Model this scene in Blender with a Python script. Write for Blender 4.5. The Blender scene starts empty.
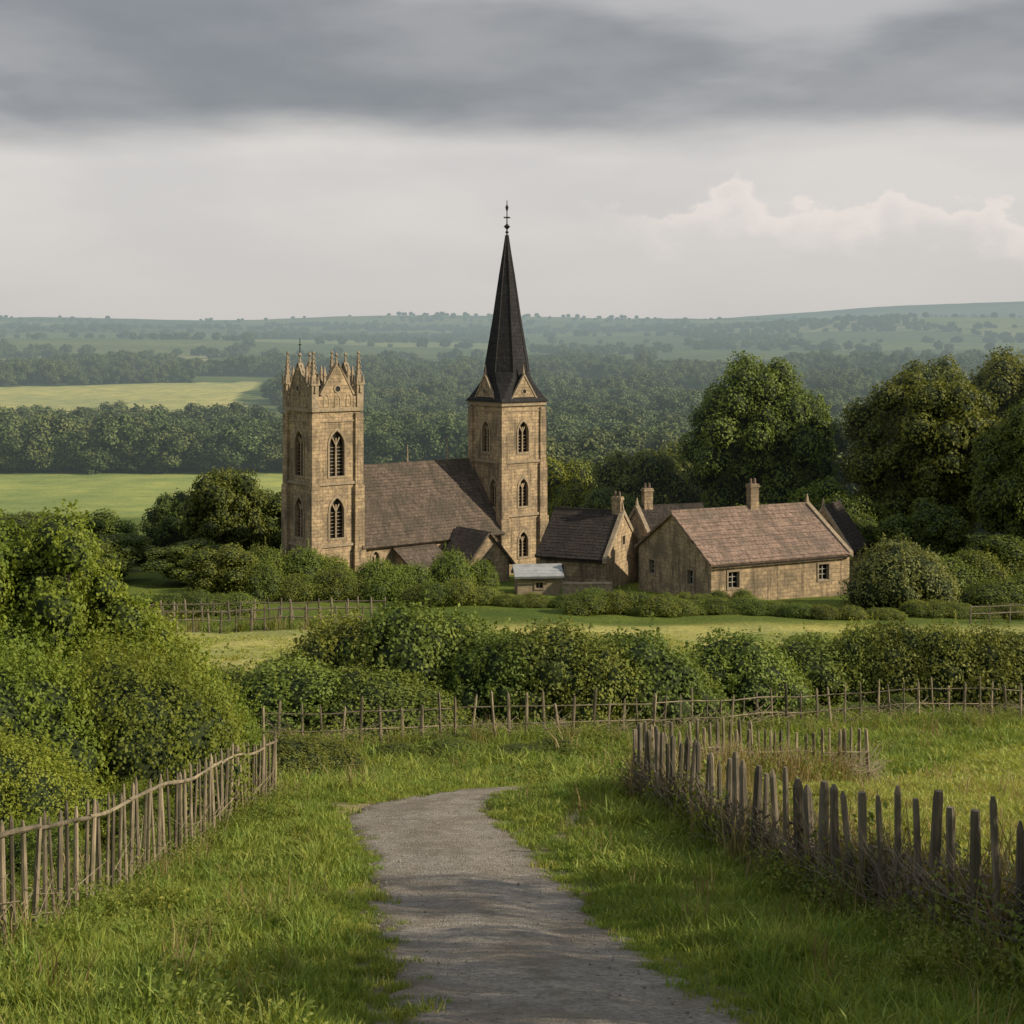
import bpy, bmesh, math, random
import numpy as np
from mathutils import Vector
random.seed(3); RNG=np.random.default_rng(7)
scene=bpy.context.scene
COL=scene.collection
# ------------------------------------------------------------------ helpers
def sstep(x,a,b):
    t=np.clip((x-a)/(b-a),0,1); return t*t*(3-2*t)
PY=np.array([-60,-20,0,5,12,19,27,33,36.5,41,48,60,80,100,134,180,250,340,450,600,800,1000,1500,2200,3000,3600,4500,5500,9000],float)
PZ=np.array([6,1,-2.3,-3.7,-5.7,-7.5,-9.15,-10.45,-11.5,-12.7,-13.8,-15.9,-18.4,-20.8,-23.4,-26.5,-29.6,-32.4,-33,-30.3,-25.5,-21,-10,9,34,55,50,45,0],float)
def _t():
    d=np.diff(PZ)/np.diff(PY); m=np.zeros_like(PZ)
    m[0]=d[0]; m[-1]=d[-1]
    for i in range(1,len(PZ)-1):
        if d[i-1]*d[i]<=0: m[i]=0
        else:
            h0=PY[i]-PY[i-1]; h1=PY[i+1]-PY[i]; w1=2*h1+h0; w2=h1+2*h0
            m[i]=(w1+w2)/(w1/d[i-1]+w2/d[i])
    return m
PM=_t()
def prof(y):
    y=np.asarray(y,float); i=np.clip(np.searchsorted(PY,y)-1,0,len(PY)-2)
    h=PY[i+1]-PY[i]; t=np.clip((y-PY[i])/h,0,1)
    return (2*t**3-3*t**2+1)*PZ[i]+(t**3-2*t**2+t)*h*PM[i]+(-2*t**3+3*t**2)*PZ[i+1]+(t**3-t**2)*h*PM[i+1]
def wav(x,y,s,seed):
    r=0
    for k in range(5):
        a=seed*1.7+k*2.39; f=(1+.37*k)/s
        r=r+np.sin((x*math.cos(a)+y*math.sin(a))*f*6.283+seed*3.1+k*1.3)/(1+.4*k)
    return r/2.6
def hgt(x,y):
    x=np.asarray(x,float); y=np.asarray(y,float)
    z=prof(y)
    z=z+.07*wav(x,y,5.5,1)*sstep(np.abs(x+.3),1.6,4)+.2*wav(x,y,17,2)*sstep(y,40,60)*(1-.5*sstep(y,100,130))
    z=z+1.3*wav(x,y,190,3)*sstep(y,380,700)
    z=z+7*wav(x,y,1300,4)*sstep(y,900,2600)
    z=z+105*sstep(x,-100,2100)*np.exp(-((y-5500)/750)**2)
    z=z+24*sstep(x,150,900)*np.exp(-((y-2300)/380)**2)
    z=z+9*(1-sstep(x,-500,100))*np.exp(-((y-1500)/220)**2)
    return z
def hz(x,y): return float(hgt(x,y))

def new_obj(name,mesh,parent=None,loc=(0,0,0),rot=0,link=True):
    o=bpy.data.objects.new(name,mesh); o.location=loc; o.rotation_euler=(0,0,rot)
    if link: COL.objects.link(o)
    if parent: o.parent=parent
    return o
def empty(name,loc,rot=0):
    o=bpy.data.objects.new(name,None); o.empty_display_size=.5; COL.objects.link(o); o.location=loc; o.rotation_euler=(0,0,rot); return o
def np_mesh(name,V,loops,sizes,mats,matidx=None,smooth=None,fattr=None):
    me=bpy.data.meshes.new(name)
    V=np.ascontiguousarray(V,dtype=np.float32)
    me.vertices.add(len(V)); me.vertices.foreach_set('co',V.ravel())
    me.loops.add(len(loops)); me.loops.foreach_set('vertex_index',np.asarray(loops,np.int32))
    me.polygons.add(len(sizes)); st=np.concatenate([[0],np.cumsum(sizes)[:-1]]).astype(np.int32)
    me.polygons.foreach_set('loop_start',st)
    me.polygons.foreach_set('loop_total',np.asarray(sizes,np.int32))
    for m in mats: me.materials.append(m)
    if matidx is not None: me.polygons.foreach_set('material_index',np.asarray(matidx,np.int32))
    me.update(calc_edges=True)
    if smooth is not None: me.polygons.foreach_set('use_smooth',np.asarray(smooth,bool))
    if fattr is not None:
        a=me.attributes.new('tint','FLOAT','FACE'); a.data.foreach_set('value',np.asarray(fattr,np.float32))
    return me

class MB:
    def __init__(s): s.v=[]; s.f=[]
    def add(s,vs,fs):
        b=len(s.v); s.v+= [tuple(v) for v in vs]; s.f+=[tuple(b+i for i in f) for f in fs]
    def box(s,x0,x1,y0,y1,z0,z1):
        s.add([(x0,y0,z0),(x1,y0,z0),(x1,y1,z0),(x0,y1,z0),(x0,y0,z1),(x1,y0,z1),(x1,y1,z1),(x0,y1,z1)],
              [(3,2,1,0),(4,5,6,7),(0,1,5,4),(1,2,6,5),(2,3,7,6),(3,0,4,7)])
    def frus(s,cx,cy,z0,z1,r0,r1,n=4,rot=math.pi/4,dx=0,dy=0):
        vs=[];
        for z,r,ox,oy in((z0,r0,0,0),(z1,r1,dx,dy)):
            for k in range(n):
                a=rot+k*2*math.pi/n; vs.append((cx+ox+r*math.cos(a),cy+oy+r*math.sin(a),z))
        fs=[(k,(k+1)%n,n+(k+1)%n,n+k) for k in range(n)]+[tuple(range(n-1,-1,-1)),tuple(range(n,2*n))]
        s.add(vs,fs)
    def prism(s,outline,mapf,d0,d1):
        n=len(outline)
        vs=[mapf(a,b,d0) for a,b in outline]+[mapf(a,b,d1) for a,b in outline]
        fs=[(k,(k+1)%n,n+(k+1)%n,n+k) for k in range(n)]+[tuple(range(n-1,-1,-1)),tuple(range(n,2*n))]
        s.add(vs,fs)
    def ring(s,o,i,mapf,d0,d1):
        n=len(o)
        vs=[mapf(a,b,d0) for a,b in o]+[mapf(a,b,d0) for a,b in i]+[mapf(a,b,d1) for a,b in o]+[mapf(a,b,d1) for a,b in i]
        fs=[]
        for k in range(n):
            j=(k+1)%n
            fs+=[(k,j,n+j,n+k),(2*n+k,2*n+j,3*n+j,3*n+k),(k,j,2*n+j,2*n+k),(n+k,n+j,3*n+j,3*n+k)]
        s.add(vs,fs)
    def mesh(s,name,mat):
        me=bpy.data.meshes.new(name); me.from_pydata(s.v,[],s.f)
        bm=bmesh.new(); bm.from_mesh(me); bmesh.ops.recalc_face_normals(bm,faces=bm.faces); bm.to_mesh(me); bm.free()
        if mat: me.materials.append(mat)
        return me
    def obj(s,name,mat,parent=None): return new_obj(name,s.mesh(name,mat),parent)

# ------------------------------------------------------------------ materials
def mat_base(name):
    m=bpy.data.materials.new(name); m.use_nodes=True; nt=m.node_tree
    for n in list(nt.nodes): nt.nodes.remove(n)
    out=nt.nodes.new('ShaderNodeOutputMaterial'); return m,nt,out
def N(nt,t,**k):
    n=nt.nodes.new(t)
    for a,b in k.items(): setattr(n,a,b)
    return n
def mth(nt,op,a,b=None,c=None,clamp=False):
    n=N(nt,'ShaderNodeMath',operation=op); n.use_clamp=clamp
    for i,v in enumerate((a,b,c)):
        if v is None: continue
        if isinstance(v,(int,float)): n.inputs[i].default_value=v
        else: nt.links.new(v,n.inputs[i])
    return n.outputs[0]
def mixc(nt,f,a,b,bt='MIX'):
    n=N(nt,'ShaderNodeMix',data_type='RGBA',blend_type=bt)
    for s,v in((n.inputs[0],f),(n.inputs[6],a),(n.inputs[7],b)):
        if isinstance(v,(int,float)): s.default_value=v
        elif isinstance(v,tuple): s.default_value=(*v,1) if len(v)==3 else v
        else: nt.links.new(v,s)
    return n.outputs[2]
def noise(nt,vec,scale,detail=4,rough=.55):
    n=N(nt,'ShaderNodeTexNoise'); n.inputs['Scale'].default_value=scale; n.inputs['Detail'].default_value=detail; n.inputs['Roughness'].default_value=rough
    if vec is not None: nt.links.new(vec,n.inputs['Vector'])
    return n.outputs['Fac']
def mrange(nt,v,a,b,c=0,d=1,smooth=True):
    n=N(nt,'ShaderNodeMapRange'); n.interpolation_type='SMOOTHSTEP' if smooth else 'LINEAR'
    nt.links.new(v,n.inputs[0])
    for i,x in enumerate((a,b,c,d)): n.inputs[i+1].default_value=x
    return n.outputs[0]
HAZE_GLOW=(.29,.35,.345)
def painted_haze(nt,sh,out):
    # aerial perspective painted in as emission, by where a surface lies in the world
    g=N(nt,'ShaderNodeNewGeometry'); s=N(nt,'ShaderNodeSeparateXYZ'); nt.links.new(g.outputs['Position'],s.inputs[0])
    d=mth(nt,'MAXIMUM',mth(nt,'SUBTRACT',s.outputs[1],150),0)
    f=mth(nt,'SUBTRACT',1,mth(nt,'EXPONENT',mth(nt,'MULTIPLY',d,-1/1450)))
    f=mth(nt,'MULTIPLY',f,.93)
    e=N(nt,'ShaderNodeEmission'); e.inputs[0].default_value=(*HAZE_GLOW,1)
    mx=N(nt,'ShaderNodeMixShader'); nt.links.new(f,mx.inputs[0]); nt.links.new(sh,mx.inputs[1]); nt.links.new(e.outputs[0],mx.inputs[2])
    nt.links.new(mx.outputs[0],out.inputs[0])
def leaf_mat(name,dark,light,hz_=False,trans=.28,rough=.6,vary=.5,big=.35):
    m,nt,out=mat_base(name)
    at=N(nt,'ShaderNodeAttribute',attribute_name='tint')
    g=N(nt,'ShaderNodeNewGeometry')
    nz=noise(nt,g.outputs['Position'],big,2)
    f=mth(nt,'ADD',mth(nt,'MULTIPLY',at.outputs['Fac'],.65),mth(nt,'MULTIPLY',mth(nt,'SUBTRACT',nz,.3),.7),clamp=True)
    c=mixc(nt,f,dark,light)
    oi=N(nt,'ShaderNodeObjectInfo')
    hs=N(nt,'ShaderNodeHueSaturation'); nt.links.new(c,hs.inputs['Color'])
    nt.links.new(mth(nt,'MULTIPLY_ADD',oi.outputs['Random'],.04,.475),hs.inputs['Hue'])
    rr=mth(nt,'FRACT',mth(nt,'MULTIPLY',oi.outputs['Random'],7.31))
    nt.links.new(mth(nt,'MULTIPLY_ADD',rr,vary,1-vary*.5),hs.inputs['Value'])
    c=hs.outputs[0]
    b=N(nt,'ShaderNodeBsdfPrincipled'); nt.links.new(c,b.inputs['Base Color']); b.inputs['Roughness'].default_value=rough
    b.inputs['Specular IOR Level'].default_value=.25
    if trans>0:
        t=N(nt,'ShaderNodeBsdfTranslucent'); nt.links.new(mixc(nt,1.0,c,(1.25,1.2,.6),'MULTIPLY'),t.inputs[0])
        mx=N(nt,'ShaderNodeMixShader'); mx.inputs[0].default_value=trans
        nt.links.new(b.outputs[0],mx.inputs[1]); nt.links.new(t.outputs[0],mx.inputs[2]); sh=mx.outputs[0]
    else: sh=b.outputs[0]
    if hz_: painted_haze(nt,sh,out)
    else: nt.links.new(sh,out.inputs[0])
    return m
def simple_mat(name,c1,c2,scale,rough=.85,bump=.3,detail=6,hz_=False,coord='Object',spec=.3):
    m,nt,out=mat_base(name); tc=N(nt,'ShaderNodeTexCoord')
    nz=noise(nt,tc.outputs[coord],scale,detail,.65)
    n2=noise(nt,tc.outputs[coord],scale*.13,3)
    c=mixc(nt,mrange(nt,nz,.3,.7),c1,c2); c=mixc(nt,mrange(nt,n2,.35,.7,0,.5),c,tuple(x*.5 for x in c1))
    b=N(nt,'ShaderNodeBsdfPrincipled'); nt.links.new(c,b.inputs['Base Color']); b.inputs['Roughness'].default_value=rough; b.inputs['Specular IOR Level'].default_value=spec
    bp=N(nt,'ShaderNodeBump'); bp.inputs['Strength'].default_value=bump; bp.inputs['Distance'].default_value=.03; nt.links.new(nz,bp.inputs['Height']); nt.links.new(bp.outputs[0],b.inputs['Normal'])
    if hz_: painted_haze(nt,b.outputs[0],out)
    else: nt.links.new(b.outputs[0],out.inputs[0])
    return m
def brick_mat(name,c1,c2,mortar,bw,bh,roof=False,bump=.6,stain=(.05,.04,.03),streak=.6):
    m,nt,out=mat_base(name); tc=N(nt,'ShaderNodeTexCoord'); s=N(nt,'ShaderNodeSeparateXYZ'); nt.links.new(tc.outputs['Object'],s.inputs[0])
    cb=N(nt,'ShaderNodeCombineXYZ')
    nt.links.new(mth(nt,'ADD',s.outputs[0],s.outputs[1]) if not roof else (s.outputs[0] if roof=='x' else s.outputs[1]),cb.inputs[0]); nt.links.new(s.outputs[2],cb.inputs[1])
    nv=N(nt,'ShaderNodeTexNoise'); nv.inputs['Scale'].default_value=1.3; nt.links.new(tc.outputs['Object'],nv.inputs['Vector'])
    vm=N(nt,'ShaderNodeVectorMath',operation='SCALE'); nt.links.new(nv.outputs['Color'],vm.inputs[0]); vm.inputs['Scale'].default_value=.12
    va=N(nt,'ShaderNodeVectorMath',operation='ADD'); nt.links.new(cb.outputs[0],va.inputs[0]); nt.links.new(vm.outputs[0],va.inputs[1])
    br=N(nt,'ShaderNodeTexBrick'); nt.links.new(va.outputs[0],br.inputs['Vector'])
    br.inputs['Color1'].default_value=(*c1,1); br.inputs['Color2'].default_value=(*c2,1); br.inputs['Mortar'].default_value=(*mortar,1)
    br.inputs['Scale'].default_value=1; br.inputs['Brick Width'].default_value=bw; br.inputs['Row Height'].default_value=bh
    br.inputs['Mortar Size'].default_value=.022; br.inputs['Mortar Smooth'].default_value=.4; br.inputs['Bias'].default_value=0
    n1=noise(nt,tc.outputs['Object'],2.2,8,.7); n2=noise(nt,tc.outputs['Object'],.4,5,.65)
    c=mixc(nt,mrange(nt,n1,.35,.72,0,.6),br.outputs['Color'],tuple(x*1.45 for x in c1))
    c=mixc(nt,mrange(nt,n2,.44,.62,0,.65),c,stain)
    mp=N(nt,'ShaderNodeMapping'); mp.inputs['Scale'].default_value=(1.6,1.6,.2) if not roof else (1.8,.3,.3); nt.links.new(tc.outputs['Object'],mp.inputs[0])
    n3=noise(nt,mp.outputs[0],1.2,6,.7)
    c=mixc(nt,mrange(nt,n3,.48,.66,0,streak),c,tuple(x*.7 for x in stain))
    n4=noise(nt,tc.outputs['Object'],4,5,.8)
    c=mixc(nt,mrange(nt,n4,.5,.66,0,.75),c,tuple(x*.34 for x in c1))
    b=N(nt,'ShaderNodeBsdfPrincipled'); nt.links.new(c,b.inputs['Base Color']); b.inputs['Roughness'].default_value=.9; b.inputs['Specular IOR Level'].default_value=.2
    hh=mth(nt,'ADD',mth(nt,'MULTIPLY',br.outputs['Fac'],-.6),n1)
    bp=N(nt,'ShaderNodeBump'); bp.inputs['Strength'].default_value=bump; bp.inputs['Distance'].default_value=.12; nt.links.new(hh,bp.inputs['Height']); nt.links.new(bp.outputs[0],b.inputs['Normal'])
    nt.links.new(b.outputs[0],out.inputs[0]); return m
M_stone=brick_mat('limestone_wall',(.47,.35,.215),(.27,.205,.135),(.17,.135,.095),.7,.34,stain=(.145,.12,.09),streak=.75)
M_trim=simple_mat('dressed_stone',(.41,.32,.215),(.22,.18,.13),3)
M_roof=brick_mat('stone_tile_roof',(.155,.118,.092),(.085,.067,.055),(.03,.025,.02),.42,.3,roof='x',stain=(.075,.068,.05))
M_roofy=brick_mat('stone_tile_roof_y',(.155,.118,.092),(.085,.067,.055),(.03,.025,.02),.42,.3,roof='y',stain=(.075,.068,.05))
M_roofl=brick_mat('clay_tile_roof',(.31,.215,.165),(.18,.13,.105),(.06,.045,.04),.42,.3,roof='x',stain=(.14,.115,.09))
M_slate=brick_mat('slate',(.038,.036,.038),(.022,.022,.024),(.008,.008,.008),.5,.4,roof='x',stain=(.026,.025,.026))
M_darkroof=brick_mat('dark_tile_roof',(.062,.05,.042),(.04,.034,.03),(.015,.015,.015),.42,.3,roof='x',stain=(.04,.035,.027))
M_leadroof=simple_mat('lead_roof',(.42,.43,.44),(.32,.33,.34),2,rough=.6)
M_glass=simple_mat('window_dark',(.012,.012,.014),(.02,.02,.022),3,rough=.25,bump=.05,spec=.5)
M_iron=simple_mat('wrought_iron',(.02,.018,.016),(.03,.026,.022),5,rough=.5)
M_white=simple_mat('painted_frame',(.42,.39,.34),(.32,.3,.26),5,rough=.6)
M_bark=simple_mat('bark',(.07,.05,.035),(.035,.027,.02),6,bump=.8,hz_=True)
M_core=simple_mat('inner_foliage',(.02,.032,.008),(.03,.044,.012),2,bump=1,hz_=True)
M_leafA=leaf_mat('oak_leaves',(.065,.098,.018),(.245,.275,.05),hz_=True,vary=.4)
M_leafB=leaf_mat('hedge_leaves',(.08,.125,.02),(.285,.32,.06),vary=.4)
M_leafC=leaf_mat('willow_leaves',(.09,.11,.03),(.25,.27,.085))
M_leafN=leaf_mat('bush_leaves',(.085,.14,.017),(.31,.38,.055),trans=.38,vary=.3)
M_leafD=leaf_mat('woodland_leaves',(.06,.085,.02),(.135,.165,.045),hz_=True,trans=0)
M_grass=leaf_mat('grass_blades',(.12,.19,.03),(.33,.39,.08),trans=.38,vary=.4,big=.5)
M_mown=leaf_mat('meadow_blades',(.26,.30,.06),(.45,.47,.13),trans=.38,vary=.3,big=.5)
M_dry=leaf_mat('dry_grass',(.22,.18,.08),(.42,.34,.17),trans=.3)
def wood_mat(name,a,b_):
    m,nt,out=mat_base(name); tc=N(nt,'ShaderNodeTexCoord'); mp=N(nt,'ShaderNodeMapping'); mp.inputs['Scale'].default_value=(14,14,1.2); nt.links.new(tc.outputs['Object'],mp.inputs[0])
    n1=noise(nt,mp.outputs[0],2,8,.7); n2=noise(nt,tc.outputs['Object'],2.1,3)
    c=mixc(nt,mrange(nt,n1,.3,.7),a,b_); c=mixc(nt,mrange(nt,n2,.4,.7,0,.7),c,(.085,.08,.05))
    at=N(nt,'ShaderNodeAttribute',attribute_name='tint')
    c=mixc(nt,1.0,c,mixc(nt,at.outputs['Fac'],(.5,.5,.5),(1.3,1.27,1.22)),'MULTIPLY')
    b=N(nt,'ShaderNodeBsdfPrincipled'); nt.links.new(c,b.inputs['Base Color']); b.inputs['Roughness'].default_value=.85; b.inputs['Specular IOR Level'].default_value=.2
    bp=N(nt,'ShaderNodeBump'); bp.inputs['Strength'].default_value=.7; bp.inputs['Distance'].default_value=.02; nt.links.new(n1,bp.inputs['Height']); nt.links.new(bp.outputs[0],b.inputs['Normal'])
    nt.links.new(b.outputs[0],out.inputs[0]); return m
M_wood=wood_mat('weathered_oak',(.36,.30,.21),(.18,.15,.11))
M_woodg=wood_mat('grey_oak_stakes',(.26,.22,.165),(.12,.105,.085))

# ------------------------------------------------------------------ layout curves
PATH=np.array([(2.6,-6,3.1),(1.5,4,3.1),(.55,11.7,3.05),(-.1,16,3),(-.5,19.5,2.95),(-1.1,24,2.95),(-1.68,26.8,3.0),(-1.85,28.8,2.9),(-1.35,30.6,2.0),(-.55,32.6,1.6),(.4,34.6,1.4),(1.6,36.8,1.1),(3.4,39,.5)])
def cat(P,n):
    out=[]
    Q=np.vstack([2*P[0]-P[1],P,2*P[-1]-P[-2]])
    for i in range(1,len(Q)-2):
        for t in np.linspace(0,1,n,endpoint=False):
            out.append(.5*((2*Q[i])+(-Q[i-1]+Q[i+1])*t+(2*Q[i-1]-5*Q[i]+4*Q[i+1]-Q[i+2])*t*t+(-Q[i-1]+3*Q[i]-3*Q[i+1]+Q[i+2])*t**3))
    out.append(P[-1]); return np.array(out)
PC=cat(PATH,18)
def path_d(x,y):
    x=np.asarray(x,float); y=np.asarray(y,float); best=np.full(x.shape,1e9)
    m=(y<50)&(np.abs(x)<25)
    if m.any():
        xs=x[m]; ys=y[m]; b=np.full(xs.shape,1e9)
        for i in range(0,len(xs),20000):
            d=np.sqrt((xs[i:i+20000,None]-PC[None,:,0])**2+(ys[i:i+20000,None]-PC[None,:,1])**2)-PC[None,:,2]/2
            b[i:i+20000]=d.min(1)
        best[m]=b
    return best
def rf_x(y):
    y=np.asarray(y,float)
    return np.where(y<30,2.6+(30-y)*.135,2.6+(y-30)*.75)
def soil_m(x,y):
    a=np.exp(-(((x+3.9)/1.5)**2+((y-29.2)/.85)**2))*.95
    b=np.exp(-(((x-1.15-.06*(y-27))/.6)**2+((y-27.0)/3.6)**2))*.95*(wav(x,y,2.2,11)>-.5)
    return np.maximum(a,b)

# ------------------------------------------------------------------ terrain
def cellinfo(x,y):
    u=x+60*np.sin(y/310+1)+25*np.sin(x/170); v=y*1.0+70*np.sin(x/420)+20*np.sin(y/130)
    su,sv=330.,300.
    ci=np.floor(u/su); cj=np.floor(v/sv)
    fu=u/su-ci; fv=v/sv-cj
    e=np.minimum(np.minimum(fu,1-fu)*su,np.minimum(fv,1-fv)*sv)
    r=np.abs(np.sin(ci*127.1+cj*311.7)*43758.5453)%1
    return r,e
def leftfield(x,y):
    return (y>560+ .05*x)&(y<860+.55*(x+130))&(x<-.185*y+6*np.sin(y/40))
def build_ground():
    tx=np.linspace(-6.45,6.45,640); X=11*np.sinh(tx)
    ty=np.linspace(math.asinh(-40/11.),math.asinh(8200/11.),620); Y=11*np.sinh(ty)+8
    gx,gy=np.meshgrid(X,Y); x=gx.ravel(); y=gy.ravel(); z=hgt(x,y)
    pd=path_d(x,y); z=z-.06*(1-sstep(pd,-.25,.05))
    V=np.stack([x,y,z],1)
    nx,ny=len(X),len(Y)
    i=np.arange(nx*ny).reshape(ny,nx); q=np.stack([i[:-1,:-1],i[:-1,1:],i[1:,1:],i[1:,:-1]],-1).reshape(-1,4)
    C=np.zeros((len(x),4)); C[:,3]=1
    C[:,:3]=(.12,.16,.035)
    def blend(m,c):
        m=m[:,None]; C[:,:3]=C[:,:3]*(1-m)+np.array(c)*m
    blend((1-sstep(pd,.0,.45))*(pd<9),(.24,.195,.13))
    blend(soil_m(x,y),(.36,.29,.19))
    blend(sstep(x-rf_x(y),0,.8)*sstep(y,5,8)*(1-sstep(y,47,50)),(.32,.34,.08))
    blend(sstep(y,62,67)*(1-sstep(y,104,109)),(.42,.40,.15))
    blend(sstep(y,225,240)*(1-sstep(y,342,347)),(.30,.35,.12))
    r,e=cellinfo(x,y); far=sstep(y,480,560)
    pal=np.array([(.11,.145,.05),(.16,.19,.075),(.24,.27,.11),(.09,.12,.045),(.27,.27,.14),(.14,.17,.065)])
    cc=pal[(r*5.99).astype(int)]
    C[:,:3]=C[:,:3]*(1-far[:,None])+cc*far[:,None]
    blend(leftfield(x,y).astype(float),(.44,.43,.18))
    me=np_mesh('ground',V,q.ravel(),np.full(len(q),4),[],smooth=np.ones(len(q),bool))
    a=me.attributes.new('gcol','FLOAT_COLOR','POINT'); a.data.foreach_set('color',C.astype(np.float32).ravel())
    m,nt,out=mat_base('grassland_soil'); at=N(nt,'ShaderNodeAttribute',attribute_name='gcol'); g=N(nt,'ShaderNodeNewGeometry')
    n1=noise(nt,g.outputs['Position'],3.2,8,.7); n2=noise(nt,g.outputs['Position'],.11,5,.6); n3=noise(nt,g.outputs['Position'],.012,6,.7)
    c=mixc(nt,1.0,at.outputs['Color'],mixc(nt,mrange(nt,n1,.3,.7),(.6,.6,.6),(1.3,1.28,1.2)),'MULTIPLY')
    c=mixc(nt,1.0,c,mixc(nt,mrange(nt,n2,.3,.7),(.72,.8,.75),(1.2,1.12,1.0)),'MULTIPLY')
    c=mixc(nt,1.0,c,mixc(nt,mrange(nt,n3,.35,.65),(.8,.85,.85),(1.15,1.1,1.0)),'MULTIPLY')
    b=N(nt,'ShaderNodeBsdfPrincipled'); nt.links.new(c,b.inputs['Base Color']); b.inputs['Roughness'].default_value=.95; b.inputs['Specular IOR Level'].default_value=.1
    bp=N(nt,'ShaderNodeBump'); bp.inputs['Strength'].default_value=.8; bp.inputs['Distance'].default_value=.08; nt.links.new(n1,bp.inputs['Height']); nt.links.new(bp.outputs[0],b.inputs['Normal'])
    painted_haze(nt,b.outputs[0],out); me.materials.append(m)
    new_obj('ground',me)
build_ground()

def build_path():
    P=cat(PATH,60); n=len(P)
    T=np.gradient(P[:,:2],axis=0); T/=np.linalg.norm(T,axis=1)[:,None]; Nn=np.stack([T[:,1],-T[:,0]],1)
    K=15; V=[]
    s=np.cumsum(np.r_[0,np.linalg.norm(np.diff(P[:,:2],axis=0),axis=1)])
    for i in range(n):
        wl=P[i,2]/2+.10*math.sin(s[i]*2.1)+.07*math.sin(s[i]*5.3+1)+.05*math.sin(s[i]*11+2)
        wr=P[i,2]/2+.10*math.sin(s[i]*1.7+2)+.07*math.sin(s[i]*4.7+4)+.05*math.sin(s[i]*12.3)
        for k in range(K):
            u=-1+2*k/(K-1); w=wl if u<0 else wr
            x=P[i,0]+Nn[i,0]*u*w; y=P[i,1]+Nn[i,1]*u*w
            c=.045*(1-u*u)-.03*math.exp(-((abs(u)-.5)/.18)**2)
            z=hz(x,y)+.012+c-(.06 if abs(u)>.99 else 0)
            V.append((x,y,z))
    i=np.arange(n*K).reshape(n,K); q=np.stack([i[:-1,:-1],i[:-1,1:],i[1:,1:],i[1:,:-1]],-1).reshape(-1,4)
    A=np.tile(np.abs(np.linspace(-1,1,K)),n)
    m,nt,out=mat_base('gravel_track'); g=N(nt,'ShaderNodeNewGeometry')
    vo=N(nt,'ShaderNodeTexVoronoi'); vo.inputs['Scale'].default_value=26; nt.links.new(g.outputs['Position'],vo.inputs['Vector'])
    n1=noise(nt,g.outputs['Position'],11,8,.8); n2=noise(nt,g.outputs['Position'],.7,5,.6); n3=noise(nt,g.outputs['Position'],3.0,6,.7)
    sx=N(nt,'ShaderNodeSeparateColor'); nt.links.new(vo.outputs['Color'],sx.inputs[0])
    at=N(nt,'ShaderNodeAttribute',attribute_name='edge')
    c=mixc(nt,sx.outputs[0],(.17,.15,.13),(.44,.395,.335))
    c=mixc(nt,mrange(nt,n1,.35,.65,0,.55),c,(.34,.30,.25))
    c=mixc(nt,mrange(nt,n2,.42,.60,0,.65),c,(.215,.18,.135))
    c=mixc(nt,mrange(nt,n3,.50,.66,0,.5),c,(.44,.395,.33))
    c=mixc(nt,mrange(nt,n3,.30,.44,.65,0),c,(.15,.13,.11))
    eg=mth(nt,'ADD',at.outputs['Fac'],mth(nt,'MULTIPLY',mth(nt,'SUBTRACT',n3,.5),.9))
    c=mixc(nt,mrange(nt,eg,.70,1.0,0,.9),c,(.17,.145,.09))
    c=mixc(nt,mrange(nt,eg,.16,-.1,0,.45),c,(.19,.165,.115))
    b=N(nt,'ShaderNodeBsdfPrincipled'); nt.links.new(c,b.inputs['Base Color']); b.inputs['Roughness'].default_value=.9; b.inputs['Specular IOR Level'].default_value=.2
    bp=N(nt,'ShaderNodeBump'); bp.inputs['Strength'].default_value=.9; bp.inputs['Distance'].default_value=.05
    nt.links.new(mth(nt,'ADD',n1,mth(nt,'ADD',mth(nt,'MULTIPLY',vo.outputs['Distance'],-.8),mth(nt,'MULTIPLY',n3,1.8))),bp.inputs['Height']); nt.links.new(bp.outputs[0],b.inputs['Normal'])
    nt.links.new(b.outputs[0],out.inputs[0])
    V=np.array(V); me=np_mesh('gravel_path',V,q.ravel(),np.full(len(q),4),[m],smooth=np.ones(len(q),bool))
    a=me.attributes.new('edge','FLOAT','POINT'); a.data.foreach_set('value',A.astype(np.float32))
    new_obj('gravel_path',me)
build_path()

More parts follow.
